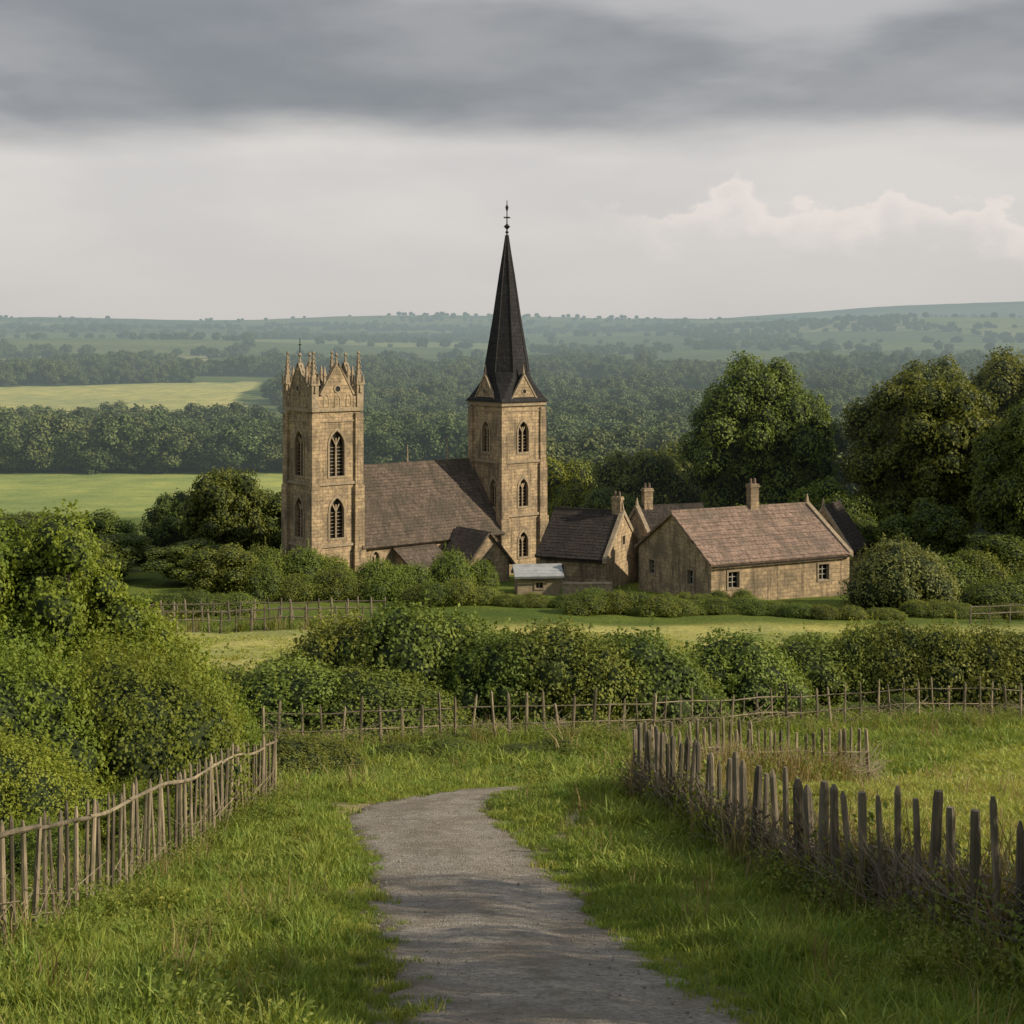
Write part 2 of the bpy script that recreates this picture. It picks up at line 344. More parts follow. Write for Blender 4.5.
# ------------------------------------------------------------------ foliage
def ico(sub):
    bm=bmesh.new(); bmesh.ops.create_icosphere(bm,subdivisions=sub,radius=1)
    v=np.array([tuple(a.co) for a in bm.verts]); f=np.array([[b.index for b in a.verts] for a in bm.faces]); bm.free(); return v,f
ICO={1:ico(1),2:ico(2)}
def leaves(P,Nr,size,rng,asp=.3):
    n=len(P); r=rng.normal(size=(n,3)); t=np.cross(Nr,r); t/=np.linalg.norm(t,axis=1)[:,None]+1e-9; b=np.cross(Nr,t)
    s=(size*rng.uniform(.6,1.35,n))[:,None]
    V=np.stack([P-t*s*.5,P+b*s*asp,P+t*s*.5,P-b*s*asp],1).reshape(-1,3); return V
def foliage(name,lobes,nleaf,leaf,mats,seed,core=.8,icos=1,wood=None,shoots=0,shl=.8,jit=.5,asp=.32,lump=.2,low=-.55):
    rng=np.random.default_rng(seed); L=np.asarray(lobes,float)
    w=L[:,3]**2; cnt=np.maximum((nleaf*w/w.sum()).astype(int),8)
    Ps=[];Ns=[];Ts=[]
    for i,(cx,cy,cz,r) in enumerate(L):
        k=int(cnt[i]*1.5); d=rng.normal(size=(k,3)); d/=np.linalg.norm(d,axis=1)[:,None]
        d=d[d[:,2]>low]
        ph=rng.uniform(0,6.28,6)
        lm=np.sin(d[:,0]*5+ph[0])*np.sin(d[:,1]*5+ph[1])*np.cos(d[:,2]*5+ph[2])+.6*np.sin(d[:,0]*11+ph[3])*np.sin(d[:,1]*11+ph[4])*np.sin(d[:,2]*11+ph[5])
        rr=r*(.93+lump*lm+rng.normal(size=len(d))*.07)
        p=np.array([cx,cy,cz])+d*rr[:,None]
        keep=np.ones(len(p),bool)
        for j in range(len(L)):
            if j==i: continue
            if np.linalg.norm(L[j,:3]-L[i,:3])>L[j,3]+r*1.4: continue
            keep&=(np.linalg.norm(p-L[j,:3],axis=1)>L[j,3]*.78)
        p=p[keep]; d=d[keep]; lm=lm[keep]
        nn=d+rng.normal(size=d.shape)*jit+np.array([0,0,.2]); nn/=np.linalg.norm(nn,axis=1)[:,None]
        Ps.append(p);Ns.append(nn);Ts.append(np.clip(rng.uniform(0,.45)+rng.uniform(0,.4,len(p))+.2*lm,0,1))
    if shoots:
        for s in range(shoots):
            i=rng.integers(len(L)); d=rng.normal(size=3); d[2]=abs(d[2])+.4; d/=np.linalg.norm(d)
            p0=L[i,:3]+d*L[i,3]*.85; dr=d+np.array([0,0,.8])+rng.normal(size=3)*.25; dr/=np.linalg.norm(dr); ln=shl*rng.uniform(.4,1.2)
            k=int(14+ln/leaf*1.6); t=rng.uniform(0,1,k)**.8
            pp=p0+dr*(t*ln)[:,None]+rng.normal(size=(k,3))*leaf*.7*(1.15-t)[:,None]
            nn=rng.normal(size=(k,3))+d; nn/=np.linalg.norm(nn,axis=1)[:,None]
            Ps.append(pp);Ns.append(nn);Ts.append(rng.uniform(.4,1,k))
    P=np.vstack(Ps);Nr=np.vstack(Ns);T=np.concatenate(Ts)
    V=leaves(P,Nr,leaf,rng,asp); nl=len(P)
    loops=[np.arange(nl*4)]; sizes=[np.full(nl,4)]; mi=[np.zeros(nl,int)]; sm=[np.zeros(nl,bool)]; ta=[T]; VV=[V]; off=nl*4
    iv,if_=ICO[icos]
    for (cx,cy,cz,r) in L:
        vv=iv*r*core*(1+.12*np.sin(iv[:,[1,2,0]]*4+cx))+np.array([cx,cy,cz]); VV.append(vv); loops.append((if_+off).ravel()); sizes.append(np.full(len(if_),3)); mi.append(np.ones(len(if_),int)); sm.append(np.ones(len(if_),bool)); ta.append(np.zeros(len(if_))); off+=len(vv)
    if wood:
        for (a,b,ra,rb) in wood:
            a=np.array(a,float);b=np.array(b,float);d=b-a;d/=np.linalg.norm(d)+1e-9; u=np.cross(d,[.3,.9,.1]);u/=np.linalg.norm(u);v=np.cross(d,u); K=7
            an=np.arange(K)*2*math.pi/K; c=np.cos(an)[:,None]*u+np.sin(an)[:,None]*v
            VV.append(np.vstack([a+c*ra,b+c*rb])); k=np.arange(K); k2=(k+1)%K
            q=np.stack([k,k2,K+k2,K+k],1)+off; loops.append(q.ravel()); sizes.append(np.full(K,4)); mi.append(np.full(K,2)); sm.append(np.ones(K,bool)); ta.append(np.zeros(K)); off+=2*K
    return np_mesh(name,np.vstack(VV),np.concatenate(loops),np.concatenate(sizes),mats,np.concatenate(mi),np.concatenate(sm),np.concatenate(ta))
def tree_mesh(name,H,R,seed,nleaf,leaf,mat,nl=34,trunk=.22,lr=.3,top=1.0,icos=1,shoots=0,simple=False,core=.76):
    rng=np.random.default_rng(seed); zc=H*(trunk+1)/2; hv=H*(1-trunk)/2
    L=[]; wood=[]
    L+= [(0,0,zc,min(R,hv)*.62),(0,0,zc-hv*.35,min(R,hv)*.55),(0,0,zc+hv*.3,min(R,hv)*.5)]
    for i in range(nl):
        ga=i*2.39996+rng.uniform(-.4,.4); u=1-1.8*(i+.5)/nl; u=np.clip(u+rng.uniform(-.1,.1),-.88,.98)
        rad=math.sqrt(1-abs(u)**2.4)*(1.0 if u<0.2 else top)
        k=rng.uniform(.66,.84); r=lr*R*rng.uniform(.6,1.25)
        wob=1+.12*math.sin(2*ga+seed)
        L.append((math.cos(ga)*rad*R*k*wob,math.sin(ga)*rad*R*k*wob,zc+u*hv*k,r))
    if not simple:
        tr=R*.055+.12
        px,py,pz=0,0,-1.0
        hts=np.linspace(0,H*.62,6)
        for j in range(5):
            nx_,ny_=px+rng.uniform(-.2,.2),py+rng.uniform(-.2,.2)
            wood.append(((px,py,pz),(nx_,ny_,hts[j+1]),tr*(1.5 if j==0 else 1-.13*j),tr*(1-.13*(j+1)))); px,py,pz=nx_,ny_,hts[j+1]
        for i in range(3,len(L),2):
            x,y,z,r=L[i]; z0=rng.uniform(trunk*.7,.5)*H; mid=(x*.5,y*.5,z0+(z-z0)*.35)
            wood.append(((0,0,z0),mid,tr*.45,tr*.28)); wood.append((mid,(x,y,z),tr*.28,tr*.08))
    else: wood=[((0,0,-.6),(0,0,H*.5),.3,.15)]
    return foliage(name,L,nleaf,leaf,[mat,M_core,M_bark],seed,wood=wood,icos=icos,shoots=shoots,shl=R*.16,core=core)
def bush_mesh(name,R,H,seed,nleaf,leaf,mat,nl=13,shoots=26,shl=.6):
    rng=np.random.default_rng(seed); L=[(0,0,H*.38,min(R,H)*.5)]
    for i in range(nl):
        a=i*2.39996+rng.uniform(-.3,.3); k=math.sqrt((i+.5)/nl); r=rng.uniform(.3,.46)*H*(1.1-.35*k)
        z=max(H*(1-.45*k*k)-r-rng.uniform(0,.12)*H, r*.55)
        L.append((math.cos(a)*k*(R-r*.6),math.sin(a)*k*(R-r*.6),z,r))
    wood=[((rng.uniform(-.2,.2),rng.uniform(-.2,.2),-.3),(l[0],l[1],l[2]),.05*H/2,.02) for l in L[::2]]
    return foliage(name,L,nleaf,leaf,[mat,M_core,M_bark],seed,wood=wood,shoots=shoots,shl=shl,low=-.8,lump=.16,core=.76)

T_big=[tree_mesh('oak_%d'%i,22,9.2,10+i,38000,.34,M_leafA,nl=62,trunk=.03,lr=.22) for i in range(3)]
T_med=[tree_mesh('ash_%d'%i,11,5.2,30+i,15000,.30,M_leafA,nl=30,trunk=.03,lr=.30) for i in range(3)]
T_lit=[tree_mesh('lime_%d'%i,9,4.2,50+i,13000,.26,M_leafB,nl=26,trunk=.03,lr=.33) for i in range(2)]
B_mid=[bush_mesh('hawthorn_%d'%i,2.3,3.2,70+i,15000,.12,M_leafB,nl=16,shoots=45,shl=.7) for i in range(4)]
B_wil=[bush_mesh('willow_bush_%d'%i,4.4,6.0,80+i,18000,.22,M_leafC,nl=22,shoots=70,shl=1.1) for i in range(1)]
B_near=[bush_mesh('near_bush_%d'%i,2.1,2.7,90+i,46000,.06,M_leafN,nl=22,shoots=190,shl=.6) for i in range(2)]
B_tall=tree_mesh('near_tree',5.4,1.9,97,26000,.08,M_leafN,nl=24,trunk=.1,lr=.34,shoots=200)
B_shade=tree_mesh('shade_tree',5.4,1.9,98,9000,.09,M_leafN,nl=22,trunk=.18,lr=.26,shoots=120,core=.35)

def plant(name,me,x,y,s=1,rot=None,sz=None,parent=None,dz=0):
    o=new_obj(name,me,parent); z=hz(x,y)+dz
    o.location=(x,y,z); o.scale=(s,s,sz if sz else s); o.rotation_euler=(0,0,random.uniform(0,6.28) if rot is None else rot); return o
for (x,y,top,w,m) in [(29.3,166,-1.4,18.5,0),(45.6,156,-2.0,20.5,1),(61.5,172,-.6,19,2),(50.8,134,-4.6,14,0),(64,146,-1.5,18,1),(79,160,-1,20,2),(37.5,192,-8,19,2),(54,186,-2,19,0)]:
    H=top-hz(x,y); plant('oak_tree',T_big[m],x,y,w/18.4,sz=H/22)
for (x,y,top,w,m) in [(16.5,176,-13.0,12,0),(8.0,196,-16.2,9,1),(22,186,-14,11,2),(-30.5,150,-13.2,9.5,0),(-26,156,-16,10,1),(-37,160,-17,9,1),(-44,150,-18.2,10,2),(-53,158,-19,11,0),(-62,165,-19.5,11,1),
      (-40,140,-19,9,0),(-31,138,-19.5,9,2),(36,150,-16,9,1),(55,124,-17.0,8,2),(-70,160,-19.5,11,2),(-46,134,-19.5,8,1),(-17,160,-19,9,2),(-56,142,-19.5,9,2),(26,150,-17,8,0),(41,140,-16,9,2),(11.5,165,-17.0,8,1),(61,128,-15,9,1),(45,130,-17.5,8,0),(51,126,-18,7,1),(34,145,-17.5,7,2)]:
    H=top-hz(x,y); plant('ash_tree',T_med[m],x,y,w/10.4,sz=H/11)
for (x,y,top,w,m) in [(-42,128,-18.0,10,0),(-48.5,124,-18,9,1),(-25.3,124,-18.0,6.6,1),(6.0,182,-15.2,9.5,1),(33.5,155,-15.5,9,0),(-36,122,-19.8,5,0),(7.5,170,-17.5,7,0)]:
    H=top-hz(x,y); plant('lime_tree',T_lit[m],x,y,w/8.4,sz=H/9)
plant('willow_bush',B_wil[0],32.4,118.5,1.0)
def hedge(name,items,meshes=B_mid):
    e=empty(name,(items[0][0],items[0][1],hz(items[0][0],items[0][1])))
    for (x,y,s,sz) in items:
        o=new_obj('bush_clump',random.choice(meshes)); o.location=Vector((x,y,hz(x,y)-.1))-e.location; o.scale=(s,s,sz); o.rotation_euler=(0,0,random.uniform(0,6.28)); o.parent=e
def row(x0,y0,x1,y1,n,s,h,js=.2,jh=.2,jp=.6):
    return [(x0+(x1-x0)*(i+.5)/n+random.uniform(-jp,jp),y0+(y1-y0)*(i+.5)/n+random.uniform(-jp,jp),s*random.uniform(1-js,1+js),h*random.uniform(1-jh,1+jh)) for i in range(n)]
hedge('hawthorn_hedge',[(-10.7,54.5,1.1,.85),(-8.2,54,1.25,1.0),(-5.4,53.5,1.15,.88),(-3.6,54,.9,.6),(-12.3,56.5,.9,.65)]+[(-6.8,59,1.25,1.45),(-4.3,58.5,1.4,1.62),(-2.0,59,1.2,1.48),(-.2,56.5,1.15,1.25),(1.6,56.5,1.25,1.4),(3.4,55.6,1.0,1.15),(5.2,56.7,1.3,1.3),(6.8,58,.85,.95)]+row(-11,61,6,61,7,1,1.0))
hedge('hawthorn_hedge',[(7.9,59.5,.85,.7),(9.5,60,1.25,1.2),(11.0,61,.85,.8)])
hedge('hawthorn_hedge',row(13.2,65,34,62,12,1.2,1.2,jh=.15)+row(13.5,69,30,68,8,1.1,1.0))
hedge('low_hedge',row(9,59,31,60,10,.5,.3,jh=.4))
hedge('low_hedge',row(-9,45,3,47,6,.42,.24,jh=.5)+row(3,52,12,54,3,.4,.22)+[(-5.5,43,.5,.35),(-6.5,41,.55,.45)])
hedge('churchyard_hedge',row(-22,124,-8,126,10,.95,.85,jh=.35)+row(-8,120,-1.5,121.5,6,.8,.6,jh=.35)+row(-1.5,120,5,120,5,.6,.35)+row(-30,112,-21,114,5,.8,.6)+row(-26,130,-16,131,6,1.1,1.3)+[(-12,126,1,1.2),(-5.5,127,1,1.45),(-3,128,.8,1.1)])
hedge('garden_hedge',row(5,115,22,114,13,.85,.5,jh=.35)+row(12,118,20,117.5,5,.6,.5)+row(22,112,40,112,10,.7,.35)+row(-62,118,-34,116,12,1.2,.8,jh=.3)+row(40,118,70,122,14,1.3,1.0)+row(37,126,60,132,9,1.5,1.2))
plant('hazel_bush',B_near[0],-7.5,27.0,1.15,sz=1.3); plant('hazel_bush',B_near[1],-9.6,25.5,1.2,sz=1.4); plant('hazel_bush',B_near[1],-8.5,30.5,1.3,sz=1.55); plant('hazel_bush',B_near[0],-11.5,29.5,1.4,sz=1.6)
plant('hazel_bush',B_near[0],-8.2,22.3,.85,sz=.8); plant('hazel_bush',B_near[1],-7.0,31,.8,sz=1.0); plant('hazel_bush',B_near[1],-6.9,20.5,.4,sz=.36); plant('hazel_bush',B_near[0],-6.5,24.0,.42,sz=.42); plant('hazel_bush',B_near[0],-6.2,16.2,.3,sz=.28)
plant('hazel_tree',B_tall,-10.2,31,1.05,sz=1.15); plant('hazel_tree',B_tall,-12.0,31,1.2,sz=1.1); plant('hazel_tree',B_tall,-8.9,32,.8,sz=.85)
# unseen trees and bush added right of the lane to cast dappled shade
plant('hazel_tree',B_shade,7.9,10.3,1.1,sz=1.05); plant('hazel_tree',B_shade,10.9,11.6,1.25,sz=1.2); plant('hazel_tree',B_shade,12.5,15.5,1.2,sz=1.35); plant('hazel_bush',B_near[0],8.2,8.0,.9,sz=1.0)

# ------------------------------------------------------------------ instancing
def scatter(name,P,S,R,I,meshes):
    c=bpy.data.collections.new(name+'_kinds')
    for i,m in enumerate(meshes):
        o=bpy.data.objects.new('%s_kind_%02d'%(name,i),m); c.objects.link(o)
    me=bpy.data.meshes.new(name); n=len(P); me.vertices.add(n); me.vertices.foreach_set('co',np.asarray(P,np.float32).ravel())
    a=me.attributes.new('scl','FLOAT_VECTOR','POINT'); a.data.foreach_set('vector',np.asarray(S,np.float32).ravel())
    a=me.attributes.new('rot','FLOAT_VECTOR','POINT'); a.data.foreach_set('vector',np.asarray(R,np.float32).ravel())
    a=me.attributes.new('idx','INT','POINT'); a.data.foreach_set('value',np.asarray(I,np.int32))
    o=new_obj(name,me)
    g=bpy.data.node_groups.new(name,'GeometryNodeTree'); g.interface.new_socket('Geometry',in_out='INPUT',socket_type='NodeSocketGeometry'); g.interface.new_socket('Geometry',in_out='OUTPUT',socket_type='NodeSocketGeometry')
    gi=g.nodes.new('NodeGroupInput'); go=g.nodes.new('NodeGroupOutput'); ip=g.nodes.new('GeometryNodeInstanceOnPoints'); ci=g.nodes.new('GeometryNodeCollectionInfo')
    ci.inputs['Collection'].default_value=c; ci.inputs['Separate Children'].default_value=True; ci.inputs['Reset Children'].default_value=True
    ip.inputs['Pick Instance'].default_value=True
    def at(nm,ty):
        a=g.nodes.new('GeometryNodeInputNamedAttribute'); a.data_type=ty; a.inputs['Name'].default_value=nm
        return [s for s in a.outputs if s.enabled and s.name=='Attribute'][0]
    g.links.new(gi.outputs[0],ip.inputs['Points']); g.links.new(ci.outputs[0],ip.inputs['Instance'])
    g.links.new(at('scl','FLOAT_VECTOR'),ip.inputs['Scale']); g.links.new(at('rot','FLOAT_VECTOR'),ip.inputs['Rotation']); g.links.new(at('idx','INT'),ip.inputs['Instance Index'])
    g.links.new(ip.outputs[0],go.inputs[0])
    md=o.modifiers.new('scatter','NODES'); md.node_group=g; return o

WD=[tree_mesh('wood_tree_%d'%i,10,5,110+i,3000,.55,M_leafD,nl=12,trunk=.0,lr=.42,simple=True,core=.86) for i in range(4)]
def woods():
    pts=[]
    n=26000
    y=np.sqrt(RNG.uniform(348**2,1000**2,n)); x=RNG.uniform(-.5,.5,n)*y
    w=wav(x,y,230,8)
    wood=(y<480+60*np.sin(x/60))|(w>.0)|((x>-.15*y)&(w>-.3)&(y<760))
    r,e=cellinfo(x,y); wood|=(e<10)
    wood&=~leftfield(x,y)
    wood&=~((x<-.17*y)&(y>470)&(y<860+.55*(x+130)))
    wood&=RNG.uniform(0,1,n)<np.where(y<560,.36,.22)
    pts.append(np.stack([x[wood],y[wood]],1))
    n=330; y=RNG.uniform(205,350,n); x=RNG.uniform(-.02,.5,n)*y; pts.append(np.stack([x,y],1))
    n=260; y=RNG.uniform(348,385,n); x=RNG.uniform(-.5,.0,n)*y; pts.append(np.stack([x,y],1))
    n=60000; y=np.sqrt(RNG.uniform(870**2,3900**2,n)); x=RNG.uniform(-.45,.45,n)*y
    r,e=cellinfo(x,y); w=wav(x,y,520,9); u=RNG.uniform(0,1,n)
    k=((e<6)&(u<.40))|((r>.80)&(u<.22))|((w>.6)&(u<.25)); k&=~((x<-.17*y)&(y<900)); k&=(y<2900)|(u<.03)
    pts.append(np.stack([x[k],y[k]],1))
    P=np.vstack(pts); n=len(P); z=hgt(P[:,0],P[:,1])
    s=RNG.uniform(.75,1.35,n)*np.where(P[:,1]>1000,.8,1.0)
    S=np.stack([s*1.1,s*1.1,s*RNG.uniform(.75,1.15,n)],1)
    R=np.zeros((n,3)); R[:,2]=RNG.uniform(0,6.28,n)
    scatter('distant_woodland',np.column_stack([P,z-.8]),S,R,RNG.integers(0,4,n),WD)
woods()

def tuft(name,seed,nb,h,spread,mat,wid=.011,lean=.5):
    rng=np.random.default_rng(seed); V=[];F=[];S=[];T=[]
    for i in range(nb):
        a=rng.uniform(0,6.28); r=spread*math.sqrt(rng.uniform()); x,y=r*math.cos(a),r*math.sin(a)
        hh=h*rng.uniform(.5,1.2); la=rng.uniform(0,6.28); ll=lean*hh*rng.uniform(.2,1.2); dx,dy=math.cos(la)*ll,math.sin(la)*ll
        wa=rng.uniform(0,6.28); wx,wy=math.cos(wa)*wid,math.sin(wa)*wid; b=len(V)
        V+=[(x-wx,y-wy,-.03),(x+wx,y+wy,-.03),(x+dx*.35+wx*.8,y+dy*.35+wy*.8,hh*.6),(x+dx*.35-wx*.8,y+dy*.35-wy*.8,hh*.6),(x+dx,y+dy,hh)]
        F+=[b,b+1,b+2,b+3, b+3,b+2,b+4]; S+=[4,3]; t=rng.uniform(0,1); T+=[t,t]
    return np_mesh(name,np.array(V),F,S,[mat],fattr=T)
G=[tuft('grass_tuft_%d'%i,200+i,48,.12,.19,M_grass,lean=.9,wid=.008) for i in range(4)]
G+=[tuft('grass_tall_%d'%i,210+i,28,.26,.15,M_grass,lean=.85,wid=.008) for i in range(2)]
G+=[tuft('grass_seed_%d'%i,220+i,12,.45,.14,M_dry,wid=.006,lean=.35) for i in range(2)]
G+=[tuft('meadow_%d'%i,230+i,38,.12,.19,M_mown,lean=.9,wid=.009) for i in range(2)]
def stem(name,seed):
    rng=np.random.default_rng(seed); Ps=[];Ns=[]
    for s in range(8):
        x,y=rng.normal(size=2)*.13; h=rng.uniform(.2,.5); k=22
        t=rng.uniform(.15,1,k); Ps.append(np.stack([x+rng.normal(size=k)*.04,y+rng.normal(size=k)*.04,t*h],1)); nn=rng.normal(size=(k,3))*.7+[0,0,.6]; Ns.append(nn/np.linalg.norm(nn,axis=1)[:,None])
    P=np.vstack(Ps);Nn=np.vstack(Ns); V=leaves(P,Nn,.042,rng,.25); n=len(P)
    return np_mesh(name,V,np.arange(4*n),np.full(n,4),[M_leafB],fattr=rng.uniform(0,1,n))
G+=[stem('weed_%d'%i,240+i) for i in range(2)]
def grass():
    A=[]
    def zone(y0,y1,dens,sc,marg):
        xm=.40*y1+marg; n=int(dens*(y1-y0)*2*xm); x=RNG.uniform(-xm,xm,n); y=RNG.uniform(y0,y1,n)
        k=np.abs(x)<.38*y+marg; x=x[k];y=y[k]
        pd=path_d(x,y); k=pd>RNG.uniform(-.36,.2,len(x))+.16*wav(x,y,1.1,13); x=x[k];y=y[k];pd=pd[k]
        k=RNG.uniform(0,1,len(x))>soil_m(x,y)*1.05; x=x[k];y=y[k];pd=pd[k]
        n=len(x); rf=(x>rf_x(y)+.3)&(y<48); w=wav(x,y,3.5,6)+.6*wav(x,y,1.3,7)
        s=sc*RNG.uniform(.7,1.3,n)*(1+.3*w)*np.where(pd<.4,.6,1.0)
        sz=s*np.where(rf,.7,1.0)/ (sc**.6)*(1-.45*sstep(y,60,66))
        idx=RNG.integers(0,4,n); u=RNG.uniform(0,1,n)
        idx=np.where((u<.10+.16*w)&~rf&(pd>.6)&(y<60),RNG.integers(4,6,n),idx); idx=np.where((u>.992)&(pd>.6),RNG.integers(6,8,n),idx)
        mown=rf|(y>62); idx=np.where(mown|((u>.55)&(u<.66+.12*w)),RNG.integers(8,10,n),idx); idx=np.where((u>.97)&rf,RNG.integers(6,8,n),idx)
        wd=wav(x,y,4.3,21); idx=np.where((u>.4)&(u<.40+.05*(wd>.35))&~mown&(pd>.25),RNG.integers(10,12,n),idx)
        A.append((np.column_stack([x,y,hgt(x,y)]),np.stack([s,s,sz],1),idx))
    zone(9,20,66,1.0,1.5); zone(20,36,34,1.3,1.5); zone(36,62,9,2.3,2); zone(62,100,.5,4.2,2)
    def strip(x0,y0,x1,y1,n,wd,sc,seedp=.25,weed=.3):
        t=RNG.uniform(0,1,n); x=x0+(x1-x0)*t+RNG.normal(size=n)*wd; y=y0+(y1-y0)*t+RNG.normal(size=n)*wd
        k=path_d(x,y)>.25; x=x[k];y=y[k]; n=len(x); s=sc*RNG.uniform(.7,1.4,n)
        u=RNG.uniform(0,1,n); idx=np.where(u<seedp,RNG.integers(6,8,n),np.where(u<seedp+weed,RNG.integers(10,12,n),RNG.integers(4,6,n))); A.append((np.column_stack([x,y,hgt(x,y)]),np.stack([s*.9,s*.9,s*RNG.uniform(.7,1.2,n)],1),idx))
    strip(-5.8,9,-5.6,30,420,.2,1.0,.1,.5); strip(-5.0,9,-4.9,30,260,.14,.8,.1,.5); strip(5.2,9,2.75,30,460,.18,1.0,.3,.4); strip(6.0,9,3.1,30,1000,.24,1.9,.6,.2); strip(2.9,30.5,9,38,600,.3,1.7,.65,.15)
    strip(-9,46.5,4,49.5,260,.4,1.5,.2,.4); strip(4,51,32,59,400,.5,1.5,.2,.4); strip(-31,104,-11,104,120,.8,2.5,.2)
    P=np.vstack([a[0] for a in A]); S=np.vstack([a[1] for a in A]); I=np.concatenate([a[2] for a in A]); n=len(P)
    R=np.zeros((n,3)); R[:,2]=RNG.uniform(0,6.28,n); R[:,0]=RNG.normal(size=n)*.08; R[:,1]=RNG.normal(size=n)*.08
    scatter('meadow_grass',P,S,R,I,G)
grass()
def stones():
    rng=np.random.default_rng(5); V=[];iv,if_=ICO[1]; off=0; L=[];n=0
    while n<1500:
        y=rng.uniform(9,31); c=PC[np.argmin(np.abs(PC[:,1]-y))]; u=rng.uniform(-1.05,1.05)
        if abs(u)<.75 and rng.random()<.6: continue
        x=c[0]+u*c[2]/2; r=rng.uniform(.005,.017)*(1.4 if rng.random()<.05 else 1)
        z=hz(x,y)+.012+.03*(1-min(1,u*u)); V.append(iv*r*rng.uniform(.6,1.2,3)+np.array([x,y,z])); L.append((if_+off).ravel()); off+=len(iv); n+=1
    m=simple_mat('pebble',(.40,.36,.30),(.22,.19,.16),12)
    new_obj('loose_stones',np_mesh('loose_stones',np.vstack(V),np.concatenate(L),np.full(n*len(if_),3),[m]))
stones()

# ------------------------------------------------------------------ fences
def fence(name,pts,sp,h,r,rails=(.85,),K=7,tilt=.05,point=True,railr=.03,twigs=0,jh=.1,twr=.008,mat=None,tipr=.35,span=6):
    rng=random.Random(len(name)+int(pts[0][0]*10)+int(sp*100)); V=[];loops=[];sizes=[];T=[]
    def cyl(a,b,ra,rb,tip=False,tt=.5,K=K):
        a=np.array(a,float);b=np.array(b,float);d=b-a;ln=np.linalg.norm(d);d/=ln;u=np.cross(d,[.9,.2,.1]);u/=np.linalg.norm(u);v=np.cross(d,u)
        bend=(rng.gauss(0,.012) if tip else 0)
        secs=[(0,ra),(.35,ra*rng.uniform(.88,1.1)),(.65,(ra+rb)/2*rng.uniform(.9,1.1))] if tip else [(0,ra)]
        if tip: secs+=[(1-rng.uniform(.06,.12)/ln,rb),(1,rb*tipr*rng.uniform(.5,1.6))]
        else: secs+=[(1,rb)]
        base=len(V); ph=rng.uniform(0,6)
        mul=[rng.uniform(.82,1.15) for _ in range(K)]
        for t,rr in secs:
            for k in range(K):
                an=ph+k*2*math.pi/K; p=a+d*ln*t+(u*math.cos(an)+v*math.sin(an))*rr*mul[k]+u*bend*math.sin(t*3.1); V.append(p)
        for s in range(len(secs)-1):
            for k in range(K):
                k2=(k+1)%K; loops.extend([base+s*K+k,base+s*K+k2,base+(s+1)*K+k2,base+(s+1)*K+k]); sizes.append(4);T.append(tt)
        loops.extend([base+(len(secs)-1)*K+k for k in range(K)]); sizes.append(K);T.append(min(1,tt+.3))
    P=[]
    for (x0,y0),(x1,y1) in zip(pts[:-1],pts[1:]):
        L=math.hypot(x1-x0,y1-y0); n=max(1,int(L/sp))
        for i in range(n): t=(i+rng.uniform(-.18,.18))/n; P.append((x0+(x1-x0)*t,y0+(y1-y0)*t))
    P.append(pts[-1]); tops=[]
    for (x,y) in P:
        z=hz(x,y); hh=h*(1+rng.uniform(-jh,jh)); tx,ty=rng.gauss(0,tilt)*hh,rng.gauss(0,tilt)*hh; rr=r*rng.uniform(.7,1.25)
        cyl((x-tx*.5,y-ty*.5,z-.3),(x+tx*.6,y+ty*.6,z+hh),rr,rr*.85,point,rng.random()); tops.append((x,y,z))
    for rl in rails:
        o1=rl*h
        for i in range(0,len(tops)-1,span):
            j=min(i+span,len(tops)-1); tt=rng.random(); rr=railr*rng.uniform(.8,1.15); w0,w1=rng.uniform(-.03,.03),rng.uniform(-.03,.03)
            for a_ in range(i,j):
                a=tops[a_];b=tops[a_+1]; f0=(a_-i)/(j-i); f1=(a_+1-i)/(j-i)
                cyl((a[0]+r+.01,a[1],a[2]+o1+w0*(1-f0)+w1*f0),(b[0]+r+.01,b[1],b[2]+o1+w0*(1-f1)+w1*f1),rr,rr,False,tt)
    for t in range(twigs):
        i=rng.randrange(len(tops)-1); a=tops[i]; b=tops[i+1]; u=rng.random(); x=a[0]+(b[0]-a[0])*u+rng.gauss(.08,.08);y=a[1]+(b[1]-a[1])*u+rng.gauss(0,.12);z=hz(x,y)+rng.uniform(0,.4*h)
        ln=h*rng.uniform(.3,.65); ad=np.array([b[0]-a[0],b[1]-a[1],b[2]-a[2]]); ad=ad/np.linalg.norm(ad)*rng.choice((-1,1))
        d=Vector((rng.gauss(0,.2)+ad[0]*.9,rng.gauss(0,.2)+ad[1]*.9,ad[2]*.9+rng.uniform(.0,.9))).normalized()
        cyl((x,y,z),(x+d.x*ln,y+d.y*ln,z+d.z*ln),twr,twr*.5,False,.5+.5*rng.random(),K=4)
    me=np_mesh(name,np.array(V),loops,sizes,[mat or M_wood],smooth=np.zeros(len(sizes),bool),fattr=T)
    return new_obj(name,me)
fence('wooden_fence',[(-5.35,8),(-5.25,15),(-5.3,22),(-5.05,30.3)],.31,1.46,.031,rails=(.88,),tilt=.03,twigs=160,railr=.027,jh=.06,twr=.006)
fence('stake_fence',[(5.9,8),(4.9,13.7),(3.6,22),(2.62,30)],.46,1.62,.062,rails=(.55,),tilt=.04,twigs=3000,railr=.016,jh=.08,mat=M_woodg,tipr=.55,twr=.007)
fence('stake_fence',[(2.66,30.4),(6.8,36),(9.5,38)],.3,1.55,.05,rails=(.6,),tilt=.035,twigs=1800,railr=.016,mat=M_wood,tipr=.55,twr=.009)
fence('field_fence',[(-9.6,46.5),(-3,48),(3.4,50.5),(10,55),(20,57.5),(34,59)],.62,1.6,.055,rails=(.42,.8),tilt=.06,railr=.022,twigs=700,jh=.15,twr=.012)
